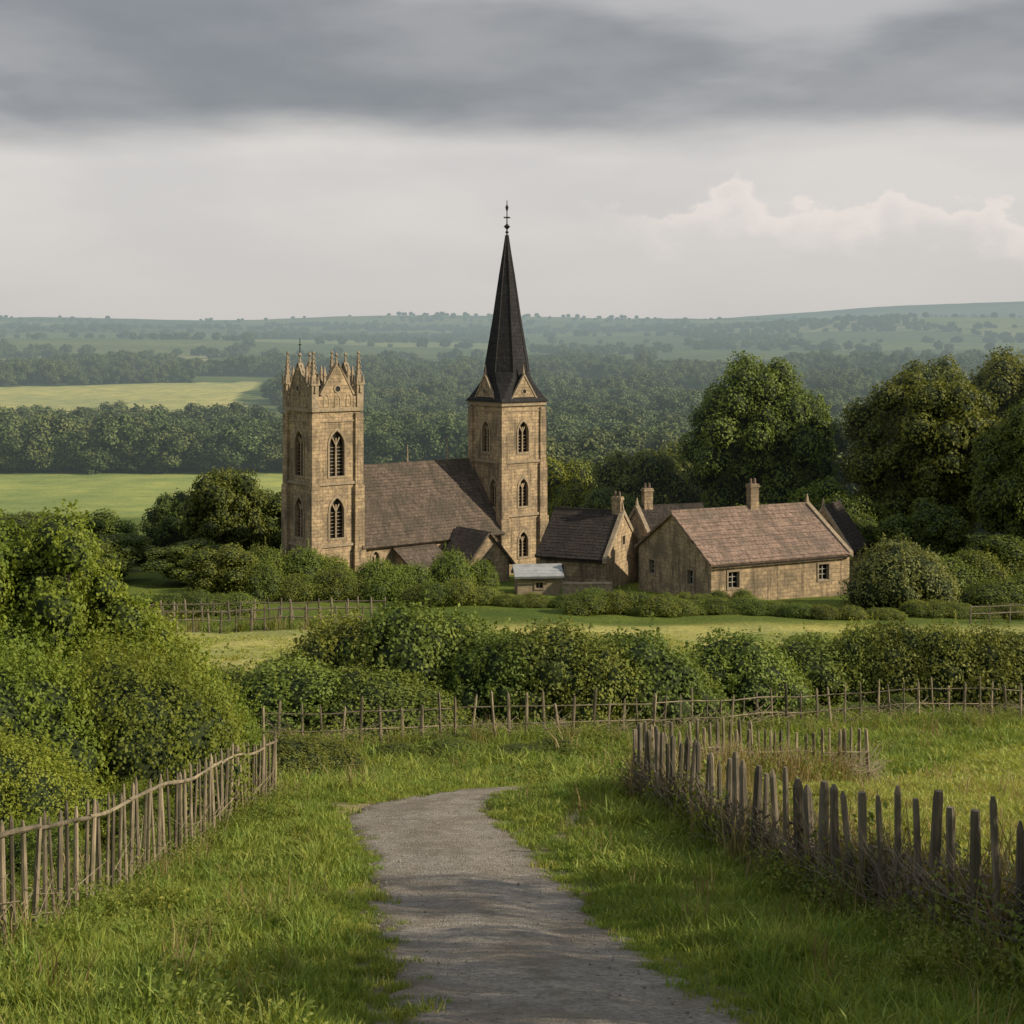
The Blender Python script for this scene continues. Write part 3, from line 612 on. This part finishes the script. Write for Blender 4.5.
fence('field_fence',[(-31,101),(-20,103),(-11,104)],1.0,1.8,.085,rails=(.5,.85),tilt=.05,railr=.05,mat=M_woodg)
fence('field_fence',[(-28,109),(-10,112)],1.0,1.6,.085,rails=(.5,.85),tilt=.05,railr=.05,mat=M_woodg)
fence('field_fence',[(35,108),(60,112)],1.5,1.5,.07,rails=(.5,.85),tilt=.03,railr=.045,mat=M_woodg)

# ------------------------------------------------------------------ buildings
def arch(w,h,c,z0,grow=0,pointed=True):
    w2=w/2+grow; o=[(c-w2,z0-grow),(c+w2,z0-grow)]
    if not pointed: return o+[(c+w2,z0+h+grow),(c-w2,z0+h+grow)]
    sp=z0+h-.87*w; R=2*w2
    n=6
    for k in range(n+1):
        a=math.radians(60)*k/n; o.append((c-w2+R*math.cos(a),sp+R*math.sin(a)))
    for k in range(1,n+1):
        a=math.radians(60)*(n-k)/n; o.append((c+w2-R*math.cos(a),sp+R*math.sin(a)))
    return o
def mapper(side,p):
    if side=='front': return lambda a,b,d:(a,p+d,b)
    if side=='left': return lambda a,b,d:(p+d,a,b)
    if side=='right': return lambda a,b,d:(p-d,a,b)
    if side=='back': return lambda a,b,d:(a,p-d,b)
class Bld:
    def __init__(s,name,loc,rot): s.e=empty(name,loc,rot); s.cut=MB(); s.walls=MB(); s.frame=MB(); s.glass=MB(); s.bars=MB()
    def window(s,side,p,c,z0,w,h,pointed=True,louv=True,surr=.17,grid=None):
        m=mapper(side,p); s.cut.prism(arch(w,h,c,z0,0,pointed),m,-.3,.5)
        s.frame.ring(arch(w,h,c,z0,surr,pointed),arch(w,h,c,z0,-.03,pointed),m,-.07,.12)
        s.glass.prism(arch(w,h,c,z0,.05,pointed),m,.40,.46)
        B=s.frame if not grid else s.bars
        def bar(a0,a1,b0,b1,d0,d1): B.prism([(a0,b0),(a1,b0),(a1,b1),(a0,b1)],m,d0,d1)
        if grid:
            nx,ny=grid
            for i in range(nx+1): a=c-w/2+.03+(w-.06)*i/nx; bar(a-.035,a+.035,z0+.03,z0+h-.03,.2,.26)
            for i in range(ny+1): b=z0+.03+(h-.06)*i/ny; bar(c-w/2+.03,c+w/2-.03,b-.03,b+.03,.212,.25)
        else:
            bar(c-.07,c+.07,z0+.02,z0+h-.45*w,.14,.3)
            zt=z0+h-.87*w
            for sg in(-1,1):
                B.prism([(c-.05*sg,zt),(c+.05*sg,zt),(c+sg*w*.27,z0+h-.42*w),(c+sg*w*.2,z0+h-.36*w)],m,.152,.28)
            if louv:
                k=int((h-.9*w)/.34)
                for i in range(1,k+1):
                    b=z0+i*.34; s.bars.prism([(c-w/2+.02,b),(c+w/2-.02,b),(c+w/2-.02,b+.05),(c-w/2+.02,b+.05)],m,.31,.395)
    def finish(s,wallmat=M_stone):
        w=s.walls.obj('walls',wallmat,s.e)
        if s.cut.v:
            c=new_obj('cutter_tmp',s.cut.mesh('cut',None)); c.parent=s.e
            md=w.modifiers.new('b','BOOLEAN'); md.operation='DIFFERENCE'; md.solver='EXACT'; md.use_self=True; md.object=c
            bpy.context.view_layer.update(); dg=bpy.context.evaluated_depsgraph_get()
            me=bpy.data.meshes.new_from_object(w.evaluated_get(dg)); w.modifiers.clear(); w.data=me
            bpy.data.objects.remove(c)
            s.frame.obj('window_surrounds',M_trim,s.e); s.glass.obj('window_glass',M_glass,s.e)
            if s.bars.v: s.bars.obj('window_bars',M_white if s.whitebars else M_trim,s.e)
    whitebars=False
def roof_slab(mb,x0,x1,ya,za,yb,zb,t=.22):
    dy,dz=yb-ya,zb-za; l=math.hypot(dy,dz); nz=abs(dy)/l
    ny=-dz/l if dy>0 else dz/l
    pts=[(ya,za),(yb,zb),(yb+ny*t,zb+nz*t),(ya+ny*t,za+nz*t)]
    mb.add([(x0,a,b) for a,b in pts]+[(x1,a,b) for a,b in pts],[(0,1,2,3),(7,6,5,4),(0,4,5,1),(1,5,6,2),(2,6,7,3),(3,7,4,0)])
def gable_body(mb,x0,x1,y0,y1,zb,ze,zr):
    ym=(y0+y1)/2
    mb.prism([(y0,zb),(y1,zb),(y1,ze),(ym,zr),(y0,ze)],lambda a,b,d:(d,a,b),x0,x1)
def roof2(x0,x1,y0,y1,ze,zr,ov=.35,t=.22,mbs=None):
    mb=mbs or MB(); ym=(y0+y1)/2; s=(zr-ze)/(ym-y0)
    roof_slab(mb,x0,x1,y0-ov,ze-ov*s+.02,ym,zr+.02,t); roof_slab(mb,x0,x1,y1+ov,ze-ov*s+.02,ym,zr+.02,t)
    k=int(math.hypot(ym-y0+ov,(zr-ze)+ov*s)/.36); rg=random.Random(int(x0*7+zr*3))
    dy,dz=(ym-y0+ov),(zr-ze+ov*s); l=math.hypot(dy,dz); ny,nz=-dz/l,dy/l
    for i in range(k):
        f=(i+.15)/k; ya=y0-ov+dy*f; za=ze-ov*s+.02+dz*f
        f2=f+.95/k; yb=y0-ov+dy*f2; zb=ze-ov*s+.02+dz*f2; 
        if f2>.99: continue
        x=x0+.01
        while x<x1-.02:
            xe=min(x1-.01,x+rg.uniform(.4,.9)); o=t+rg.uniform(.008,.035)
            mb.add([(x,ya+ny*(t-.02),za+nz*(t-.02)),(xe,ya+ny*(t-.02),za+nz*(t-.02)),(xe,ya+ny*o,za+nz*o),(x,ya+ny*o,za+nz*o),(x,yb+ny*(t+.004),zb+nz*(t+.004)),(xe,yb+ny*(t+.004),zb+nz*(t+.004))],[(0,1,2,3),(3,2,5,4),(0,3,4),(1,5,2)])
            x=xe
    mb.prism([(ym-.22,zr+.12),(ym+.22,zr+.12),(ym+.1,zr+.42),(ym-.1,zr+.42)],lambda a,b,d:(d,a,b),x0-.005,x1+.005)
    return mb
def chimney(mb,pots,x,y,z0,z1,w=.9,d=.7):
    mb.box(x-w/2,x+w/2,y-d/2,y+d/2,z0,z1); mb.box(x-w/2-.08,x+w/2+.08,y-d/2-.08,y+d/2+.08,z1,z1+.18); mb.box(x-w/2-.03,x+w/2+.03,y-d/2-.03,y+d/2+.03,z1+.18,z1+.3)
    for dx in(-.22,.22): pots.frus(x+dx,y,z1+.3,z1+.8,.13,.1,8)
# ---- church
TH=math.radians(38)
ch=Bld('stone_church',(-18.75,134,-24),TH)
s1=5.2; tx0=22.5; s2=5.6; tx1=tx0+s2
ch.walls.box(0,s1,0,s1,-3,18.2)
for side,p in(('front',0),('left',0)):
    ch.window(side,p,s1/2,11.0,1.7,4.4); ch.window(side,p,s1/2,5.1,1.6,3.9)
trim=MB(); butt=MB(); pin=MB(); par=MB()
def band(x0,x1,y0,y1,z,h,o): trim.box(x0-o,x1+o,y0-o,y1+o,z,z+h)
band(0,s1,0,s1,10.2,.28,.16); band(0,s1,0,s1,17.2,.35,.22); band(0,s1,0,s1,4.3,.25,.16); band(0,s1,0,s1,16.2,.16,.1)
for cx,cy in((0,0),(s1,0),(0,s1),(s1,s1)):
    sx=-1 if cx==0 else 1; sy=-1 if cy==0 else 1
    for (w,o,z0,z1) in((.85,.42,-3,4.0),(.75,.32,4.0,10.0),(.65,.24,10.0,17.0)):
        xa,xb=sorted((cx-sx*w,cx+sx*o)); ya,yb=sorted((cy-sy*w,cy+sy*o))
        butt.box(xa,xb,ya,yb,z0,z1)
    px,py=cx-sx*.12,cy-sy*.12
    pin.box(px-.36,px+.36,py-.36,py+.36,17.55,19.7); pin.box(px-.46,px+.46,py-.46,py+.46,19.7,19.88)
    for a in range(4):
        ax,ay=math.cos(a*math.pi/2)*.40,math.sin(a*math.pi/2)*.40
        pin.frus(px+ax,py+ay,19.0,20.2,.17,.02,4)
    pin.frus(px,py,19.88,22.7,.36,.05,4)
    for k,zz in enumerate((20.3,20.8,21.3,21.8,22.2)):
        rr=.36*(1-(zz-19.88)/2.9)+.03
        for a in range(4): pin.frus(px+math.cos(a*math.pi/2+math.pi/4)*rr,py+math.sin(a*math.pi/2+math.pi/4)*rr,zz,zz+.2,.11,.05,5)
    pin.frus(px,py,22.6,22.75,.08,.17,6); pin.frus(px,py,22.75,22.95,.17,.04,6)
    for a in range(4):
        ax,ay=math.cos(a*math.pi/2+math.pi/4)*.5,math.sin(a*math.pi/2+math.pi/4)*.5
        pin.frus(px+ax,py+ay,19.88,20.7,.12,.02,4)
ap={}
for side,p in(('front',-.12),('left',-.12),('right',s1+.12),('back',s1+.12)):
    m=mapper(side,p); c=s1/2
    o=[(c-2.1,17.55),(c+2.1,17.55),(c+2.1,18.6),(c+1.7,18.7),(c+.2,21.5),(c-.2,21.5),(c-1.7,18.7),(c-2.1,18.6)]
    par.prism(o,m,0,.38)
    trim.prism([(c+1.73,18.76),(c+.21,21.58),(c+.11,21.8),(c+1.93,18.82)],m,-.06,.44); trim.prism([(c-1.73,18.76),(c-.21,21.58),(c-.11,21.8),(c-1.93,18.82)],m,-.06,.44)
    for k in range(5):
        f=(k+.5)/5
        for sg in(-1,1):
            q=m(c+sg*(1.8-1.65*f),0,.19); zz=18.85+2.85*f; pin.frus(q[0],q[1],zz,zz+.24,.12,.05,5)
    q=m(c,0,.19); pin.frus(q[0],q[1],21.5,22.4,.18,.06,6); pin.frus(q[0],q[1],22.4,22.55,.08,.2,6); pin.frus(q[0],q[1],22.55,22.8,.2,.04,6)
    rd=[(c+.42*math.cos(k*math.pi/6),19.35+.42*math.sin(k*math.pi/6)) for k in range(12)]; rdi=[(c+.27*math.cos(k*math.pi/6),19.35+.27*math.sin(k*math.pi/6)) for k in range(12)]
    trim.ring(rd,rdi,m,-.07,.04); ch.glass.prism(rdi,m,-.012,.02)
    for cc_ in(-1.25,1.25,0):
        o_=arch(.5,1.1,c+cc_,17.7 if cc_ else 17.62,.07); i_=arch(.5,1.1,c+cc_,17.7 if cc_ else 17.62,-.02); trim.ring(o_,i_,m,-.05,.02)
    for sx in(-1.3,1.3):
        q=m(c+sx,0,.19); pin.frus(q[0],q[1],19.1,20.6,.2,.15,4); pin.frus(q[0],q[1],20.6,21.5,.23,.03,4)
    ap[side]=m(c,0,.19)
iron=MB()
q=ap['left']; iron.frus(q[0],q[1],22.8,24.2,.06,.03,6); iron.box(q[0]-.03,q[0]+.03,q[1]-.2,q[1]+.2,23.5,23.6)
rf=MB(); rf.frus(s1/2,s1/2,18.2,20.0,s1*.66,.05,4); rf.obj('tower_cap_roof',M_darkroof,ch.e)
ch.walls.box(tx0,tx1,0,s2,-3,17.5)
c2=tx0+s2/2
for z0,h,w in((12.2,3.3,1.45),(6.5,3.0,1.3)):
    ch.window('front',0,c2,z0,w,h); ch.window('left',tx0,s2/2 if z0>11 else 1.5,z0,w*.9,h)
ch.window('front',0,c2,1.2,1.3,2.7)
for z,h,o in((11.1,.26,.15),(5.5,.26,.15),(17.1,.4,.2),(16.5,.14,.09)): band(tx0,tx1,0,s2,z,h,o)
for cx,cy in((tx0,0),(tx1,0),(tx1,s2),(tx0,s2)):
    sx=-1 if cx==tx0 else 1; sy=-1 if cy==0 else 1
    for (w,o,z0,z1) in((.8,.36,-3,5.4),(.7,.26,5.4,11.0),(.6,.18,11.0,16.9)):
        xa,xb=sorted((cx-sx*w,cx+sx*o)); ya,yb=sorted((cy-sy*w,cy+sy*o)); butt.box(xa,xb,ya,yb,z0,z1)
gr=MB()
for side,p in(('front',-.15),('left',tx0-.15),('right',tx1+.15),('back',s2+.15)):
    m=mapper(side,p); c=c2 if side in('front','back') else s2/2
    par.prism([(c-1.75,17.5),(c+1.75,17.5),(c,20.2)],m,0,1.9)
    for sg in(-1,1): trim.prism([(c+sg*1.95,17.55),(c+sg*1.77,17.55),(c,20.22),(c,20.5)],m,-.07,.2)
    for sg in(-1,1): gr.prism([(c+sg*1.88,17.62),(c+sg*1.76,17.52),(c,20.22),(c,20.42)],m,.201,1.95)
    q=m(c,0,.1); pin.frus(q[0],q[1],20.4,21.4,.14,.03,6)
    rd=[(c+.34*math.cos(k*math.pi/6),18.6+.34*math.sin(k*math.pi/6)) for k in range(12)]; rdi=[(a*.65+c*.35,b*.65+18.6*.35) for a,b in rd]
    trim.ring(rd,rdi,m,-.06,.03); ch.glass.prism(rdi,m,-.012,.02)
gr.obj('gablet_roofs',M_slate,ch.e)
sp=MB(); cy2=s2/2
lev=[(17.5,3.2,0),(18.0,2.95,.15),(18.8,2.66,.4),(19.6,2.46,.75),(20.6,2.3,1),(22,2.1,1),(24,1.78,1),(26.2,1.42,1),(28.4,1.12,1),(31,.75,1),(33.5,.36,1),(35.2,.12,1)]
vs=[]
for z,r,t in lev:
    for k in range(4):
        hs=r*(1-t)+r*.4142*t
        a=k*math.pi/2; ux,uy=math.cos(a),math.sin(a); vx,vy=-uy,ux
        vs.append((c2+ux*r-vx*hs,cy2+uy*r-vy*hs,z)); vs.append((c2+ux*r+vx*hs,cy2+uy*r+vy*hs,z))
fs=[]
for l in range(len(lev)-1):
    for k in range(8):
        a,b=l*8+k,l*8+(k+1)%8; fs.append((a,b,b+8,a+8))
fs.append(tuple(range(8))); fs.append(tuple(range((len(lev)-1)*8,len(lev)*8)))
sp.add(vs,fs)
sp.obj('spire',M_slate,ch.e)
md=MB()
for k in range(8):
    for l in range(4,len(lev)-1):
        a=np.array(vs[l*8+k]);b=np.array(vs[(l+1)*8+k]); ce=np.array([c2,cy2,0])
        w=.06
        oa=(a-ce)*[1,1,0];oa/=np.linalg.norm(oa)+1e-9; ta=np.array([-oa[1],oa[0],0])
        md.add([a-ta*w,a+ta*w,a+oa*.07,b-ta*w,b+ta*w,b+oa*.07],[(0,1,4,3),(1,2,5,4),(2,0,3,5),(0,2,1),(3,4,5)])
md.obj('spire_hip_rolls',M_iron,ch.e)
iron.frus(c2,cy2,35.1,38.9,.08,.04,8); 
for z,r in((35.5,.2),(36.1,.36)):
    iron.frus(c2,cy2,z-r*.8,z,.08,r,10); iron.frus(c2,cy2,z,z+r*.8,r,.08,10)
iron.box(c2-.42,c2+.42,cy2-.05,cy2+.05,37.0,37.14); iron.box(c2-.052,c2+.052,cy2-.36,cy2+.36,37.004,37.136)
iron.frus(c2,cy2,37.7,38.15,.05,.18,8); iron.frus(c2,cy2,38.15,38.5,.18,.03,8)
gable_body(ch.walls,s1+.003,tx0-.003,.05,11.35,-3,4.2,10.95)
for c in(7.0,): ch.window('front',.05,c,1.2,.9,2.3,louv=False)
for c in(9.6,12.5): butt.box(c-.35,c+.35,-.6,.05,-3,3.2)
rf=roof2(s1+.01,tx0-.01,.05,11.35,4.2,10.95,ov=.4,t=.28); rf.obj('nave_roof',M_roof,ch.e)
pin.frus(14.5,5.7,11.3,13.2,.1,.03,6); pin.frus(19.6,5.7,11.3,13.8,.12,.03,6)
ch.walls.prism([(-3.4,-3),(.05,-3),(.05,3.3),(-3.4,1.7)],lambda a,b,d:(d,a,b),9.2,13.8)
rf=MB(); roof_slab(rf,8.9,13.9,-3.8,1.55,.0,3.45,.22); rf.obj('aisle_roof',M_roof,ch.e)
ch.walls.prism([(14.2,-3),(19.4,-3),(19.4,2.0),(16.8,4.9),(14.2,2.0)],lambda a,b,d:(a,d,b),-5.2,.04)
ch.window('front',-5.2,16.8,-.4,1.5,2.9,louv=False)
rf=MB()
for (a0,b0,a1,b1) in((13.8,1.55,16.8,4.93),(19.8,1.55,16.8,4.93)):
    dx,dz=a1-a0,b1-b0;l=math.hypot(dx,dz);nx=-dz/l*(1 if dx>0 else -1);nz=abs(dx)/l;t=.22
    pts=[(a0,b0),(a1,b1),(a1+nx*t,b1+nz*t),(a0+nx*t,b0+nz*t)]
    rf.add([(a,-5.5,b) for a,b in pts]+[(a,.0,b) for a,b in pts],[(0,1,2,3),(7,6,5,4),(0,4,5,1),(1,5,6,2),(2,6,7,3),(3,7,4,0)])
rf.obj('porch_roof',M_roofy,ch.e)
ch.finish(); trim.obj('string_courses',M_trim,ch.e); butt.obj('buttresses',M_stone,ch.e); pin.obj('pinnacles',M_trim,ch.e); par.obj('parapet_gables',M_stone,ch.e); iron.obj('weather_cross',M_iron,ch.e)

def house(name,loc,rot,L,Wd,ze,zr,roofm,wins=(),chim=(),coping=(0,1),doors=(),wallmat=M_stone):
    b=Bld(name,loc,math.radians(rot)); b.whitebars=True
    gable_body(b.walls,0,L,0,Wd,-2.5,ze,zr)
    for (side,c,z0,w,h,g) in wins:
        p={'front':0,'left':0,'right':L,'back':Wd}[side]; b.window(side,p,c,z0,w,h,pointed=False,grid=g,surr=.13)
    rf=roof2(.3 if 0 in coping else -.3,L-.3 if 1 in coping else L+.3,0,Wd,ze,zr,ov=.3); rf.obj('roof',roofm,b.e)
    cp=MB(); ym=Wd/2; s=(zr-ze)/ym
    for e in coping:
        x0,x1=(-.12,.295) if e==0 else (L-.295,L+.12)
        for sg in(0,1):
            pts=[(-.4,ze-.4*s),(ym,zr),(ym,zr+.5),(-.4,ze-.4*s+.42)]
            if sg: pts=[(Wd-a,z) for a,z in pts]
            cp.prism(pts,lambda a,bb,d:(d,a,bb),x0,x1)
        cp.frus((x0+x1)/2,ym,zr+.48,zr+1.2,.2,.05,4)
    if coping: cp.obj('gable_coping',M_trim,b.e)
    if chim:
        cm=MB(); pots=MB()
        for (x,y,z0,z1) in chim: chimney(cm,pots,x,y,z0,z1)
        cm.obj('chimney',M_stone,b.e); pots.obj('chimney_pots',M_roofl,b.e)
    dr=MB()
    for (c,w,h) in doors:
        dr.box(c-w/2,c+w/2,-.05,.02,-.1,h); b.frame.box(c-w/2-.15,c-w/2,-.09,.02,-.1,h+.15); b.frame.box(c+w/2,c+w/2+.15,-.09,.02,-.1,h+.15); b.frame.box(c-w/2,c+w/2,-.088,.02,h,h+.148)
    if doors: dr.obj('door',M_wood,b.e)
    b.finish(wallmat)
    gt=MB(); gt.box(0.3,L-.3,-.42,-.32,ze-.42*s-.02,ze-.42*s+.08); gt.obj('gutter',M_iron,b.e)
    return b
house('stone_cottage',(17.1,122,hz(17.1,122)),26,14.9,12,3.3,6.9,M_roofl,
      wins=[('front',2.3,1.1,1.2,1.45,(2,3)),('front',12.0,1.1,1.2,1.45,(2,3)),('left',9.6,1.1,1.0,1.3,(2,3)),('left',3.2,1.1,1.0,1.3,(2,2))],
      chim=[(8.6,6,6.5,9.0)],coping=(1,))
house('stone_outbuilding',(32.4,137,hz(32.4,137)),60,5,5.0,3.4,7.0,M_darkroof,chim=(),wins=[('left',2.5,1.0,.8,1.1,(2,2))],coping=(0,))
house('stone_barn',(2.6,135.8,hz(8.7,133)),-25,6.9,8.8,2.8,6.5,M_darkroof,wins=[('front',2.2,.9,.8,1.1,(2,2)),('right',4.4,3.6,.7,.9,(2,2))],chim=[(6.3,4.4,6.0,7.9)],coping=(1,))
house('stone_cottage',(13.5,137.5,hz(13.5,137.5)),20,7,7,3.9,6.8,M_darkroof,wins=[],chim=[(1.2,3.5,6.4,8.6)],coping=(0,))
house('garden_shed',(.5,128.5,hz(.5,128.5)),6,3.9,2.6,1.55,2.1,M_leadroof,wins=[('front',2.0,.5,.7,.6,(2,1))],coping=(),wallmat=M_trim)
def stone_wall(name,pts,h,w=.45,m=M_stone):
    mb=MB()
    for (x0,y0),(x1,y1) in zip(pts[:-1],pts[1:]):
        n=max(1,int(math.hypot(x1-x0,y1-y0)/1.5)); d=Vector((x1-x0,y1-y0,0)).normalized(); q=Vector((-d.y,d.x,0))*w/2
        for i in range(n):
            a=Vector((x0+(x1-x0)*i/n,y0+(y1-y0)*i/n,0)); b=Vector((x0+(x1-x0)*(i+1)/n,y0+(y1-y0)*(i+1)/n,0)); za,zb=hz(a.x,a.y),hz(b.x,b.y)
            vs=[]
            for p,z in((a,za),(b,zb)):
                for s,zz in((-1,-.4),(1,-.4),(.8,h),(-.8,h)): r=p+q*s; vs.append((r.x,r.y,z+zz))
            mb.add(vs,[(0,4,5,1),(1,5,6,2),(2,6,7,3),(3,7,4,0),(0,1,2,3),(4,7,6,5)])
            vs=[]
            for p,z in((a,za),(b,zb)):
                for s,zz in((-1.1,h+.003),(1.1,h+.003),(.7,h+.16),(-.7,h+.16)): r=p+q*s; vs.append((r.x,r.y,z+zz))
            mb.add(vs,[(0,4,5,1),(1,5,6,2),(2,6,7,3),(3,7,4,0),(0,1,2,3),(4,7,6,5)])
    mb.obj(name,m)
stone_wall('stone_wall',[(4.6,129),(9,127.5)],1.1,m=M_trim)

# ------------------------------------------------------------------ world, sun, camera
sun_az=math.radians(104); sun_el=math.radians(27)
w=bpy.data.worlds.new('World'); scene.world=w; w.use_nodes=True; nt=w.node_tree
for n in list(nt.nodes): nt.nodes.remove(n)
out=N(nt,'ShaderNodeOutputWorld'); sky=N(nt,'ShaderNodeTexSky'); sky.sky_type='NISHITA'; sky.sun_disc=False; sky.sun_elevation=sun_el; sky.sun_rotation=sun_az; sky.dust_density=2
bg1=N(nt,'ShaderNodeBackground'); nt.links.new(sky.outputs[0],bg1.inputs[0]); bg1.inputs[1].default_value=.1
tc=N(nt,'ShaderNodeTexCoord'); s=N(nt,'ShaderNodeSeparateXYZ'); nt.links.new(tc.outputs['Generated'],s.inputs[0])
X,Y,Z=s.outputs
hor=mth(nt,'SQRT',mth(nt,'ADD',mth(nt,'MULTIPLY',X,X),mth(nt,'MULTIPLY',Y,Y)))
el=mth(nt,'ARCTAN2',Z,hor); az=mth(nt,'ARCTAN2',X,Y)
def cvec(a,b,ox=0,oz=0):
    c=N(nt,'ShaderNodeCombineXYZ'); nt.links.new(mth(nt,'MULTIPLY_ADD',az,a,ox),c.inputs[0]); nt.links.new(mth(nt,'MULTIPLY',el,b),c.inputs[1]); c.inputs[2].default_value=oz; return c.outputs[0]
nA=noise(nt,cvec(2.6,11,3.1),1,7,.55)
nB=noise(nt,cvec(5,15,.5,4),1,7,.5)
nC=noise(nt,cvec(2.4,9,8.1,2),1,5,.5)
ee=mth(nt,'ADD',el,mth(nt,'MULTIPLY',mth(nt,'SUBTRACT',nA,.5),.06))
deck=mrange(nt,ee,.126,.160)
low=mixc(nt,mrange(nt,el,0,.12),(.63,.605,.58),(.73,.695,.665))
low=mixc(nt,mrange(nt,nB,.40,.66,0,.5),low,(.575,.56,.56))
nP=noise(nt,cvec(20,30,1.7,7),1,8,.55); nQ=noise(nt,cvec(9,0,5.2,3),1,3,.5)
pe=mth(nt,'ADD',el,mth(nt,'MULTIPLY',mth(nt,'SUBTRACT',nP,.5),.09)); ptop=mth(nt,'MULTIPLY_ADD',mth(nt,'SUBTRACT',nQ,.5),.13,.095)
pf=mth(nt,'SUBTRACT',ptop,pe)
puff=mth(nt,'MULTIPLY',mrange(nt,pf,-.001,.006),mrange(nt,pf,.004,.035,1,0))
puff=mth(nt,'MULTIPLY',puff,mrange(nt,az,.03,.15))
low=mixc(nt,mth(nt,'MULTIPLY',puff,.8),low,(.86,.775,.72))
dk=mixc(nt,mrange(nt,nB,.3,.7),(.25,.265,.285),(.38,.38,.39))
dk=mixc(nt,mth(nt,'MULTIPLY',mrange(nt,nC,.48,.64),.8),dk,(.56,.55,.55))
dk=mixc(nt,mrange(nt,el,.3,.9,0,.8),dk,(.46,.51,.58))
cl=mixc(nt,deck,low,dk)
bg2=N(nt,'ShaderNodeBackground'); nt.links.new(cl,bg2.inputs[0]); bg2.inputs[1].default_value=1.0
mx=N(nt,'ShaderNodeMixShader'); mx.inputs[0].default_value=.93; nt.links.new(bg1.outputs[0],mx.inputs[1]); nt.links.new(bg2.outputs[0],mx.inputs[2]); nt.links.new(mx.outputs[0],out.inputs[0])

L=bpy.data.lights.new('sun','SUN'); L.energy=5.0; L.angle=math.radians(.6); L.color=(1,.87,.66)
so=bpy.data.objects.new('sun',L); COL.objects.link(so)
d=Vector((math.sin(sun_az)*math.cos(sun_el),math.cos(sun_az)*math.cos(sun_el),math.sin(sun_el)))
so.rotation_euler=d.to_track_quat('Z','Y').to_euler(); so.location=d*60
cam=bpy.data.cameras.new('camera'); cam.lens=50; cam.sensor_width=36; cam.shift_y=-(512-340)/1024.; cam.clip_end=20000; cam.clip_start=.1
co=bpy.data.objects.new('camera',cam); COL.objects.link(co); co.location=(0,0,0); co.rotation_euler=(math.pi/2,0,0); scene.camera=co
scene.view_settings.view_transform='Standard'; scene.view_settings.look='None'; scene.view_settings.exposure=0
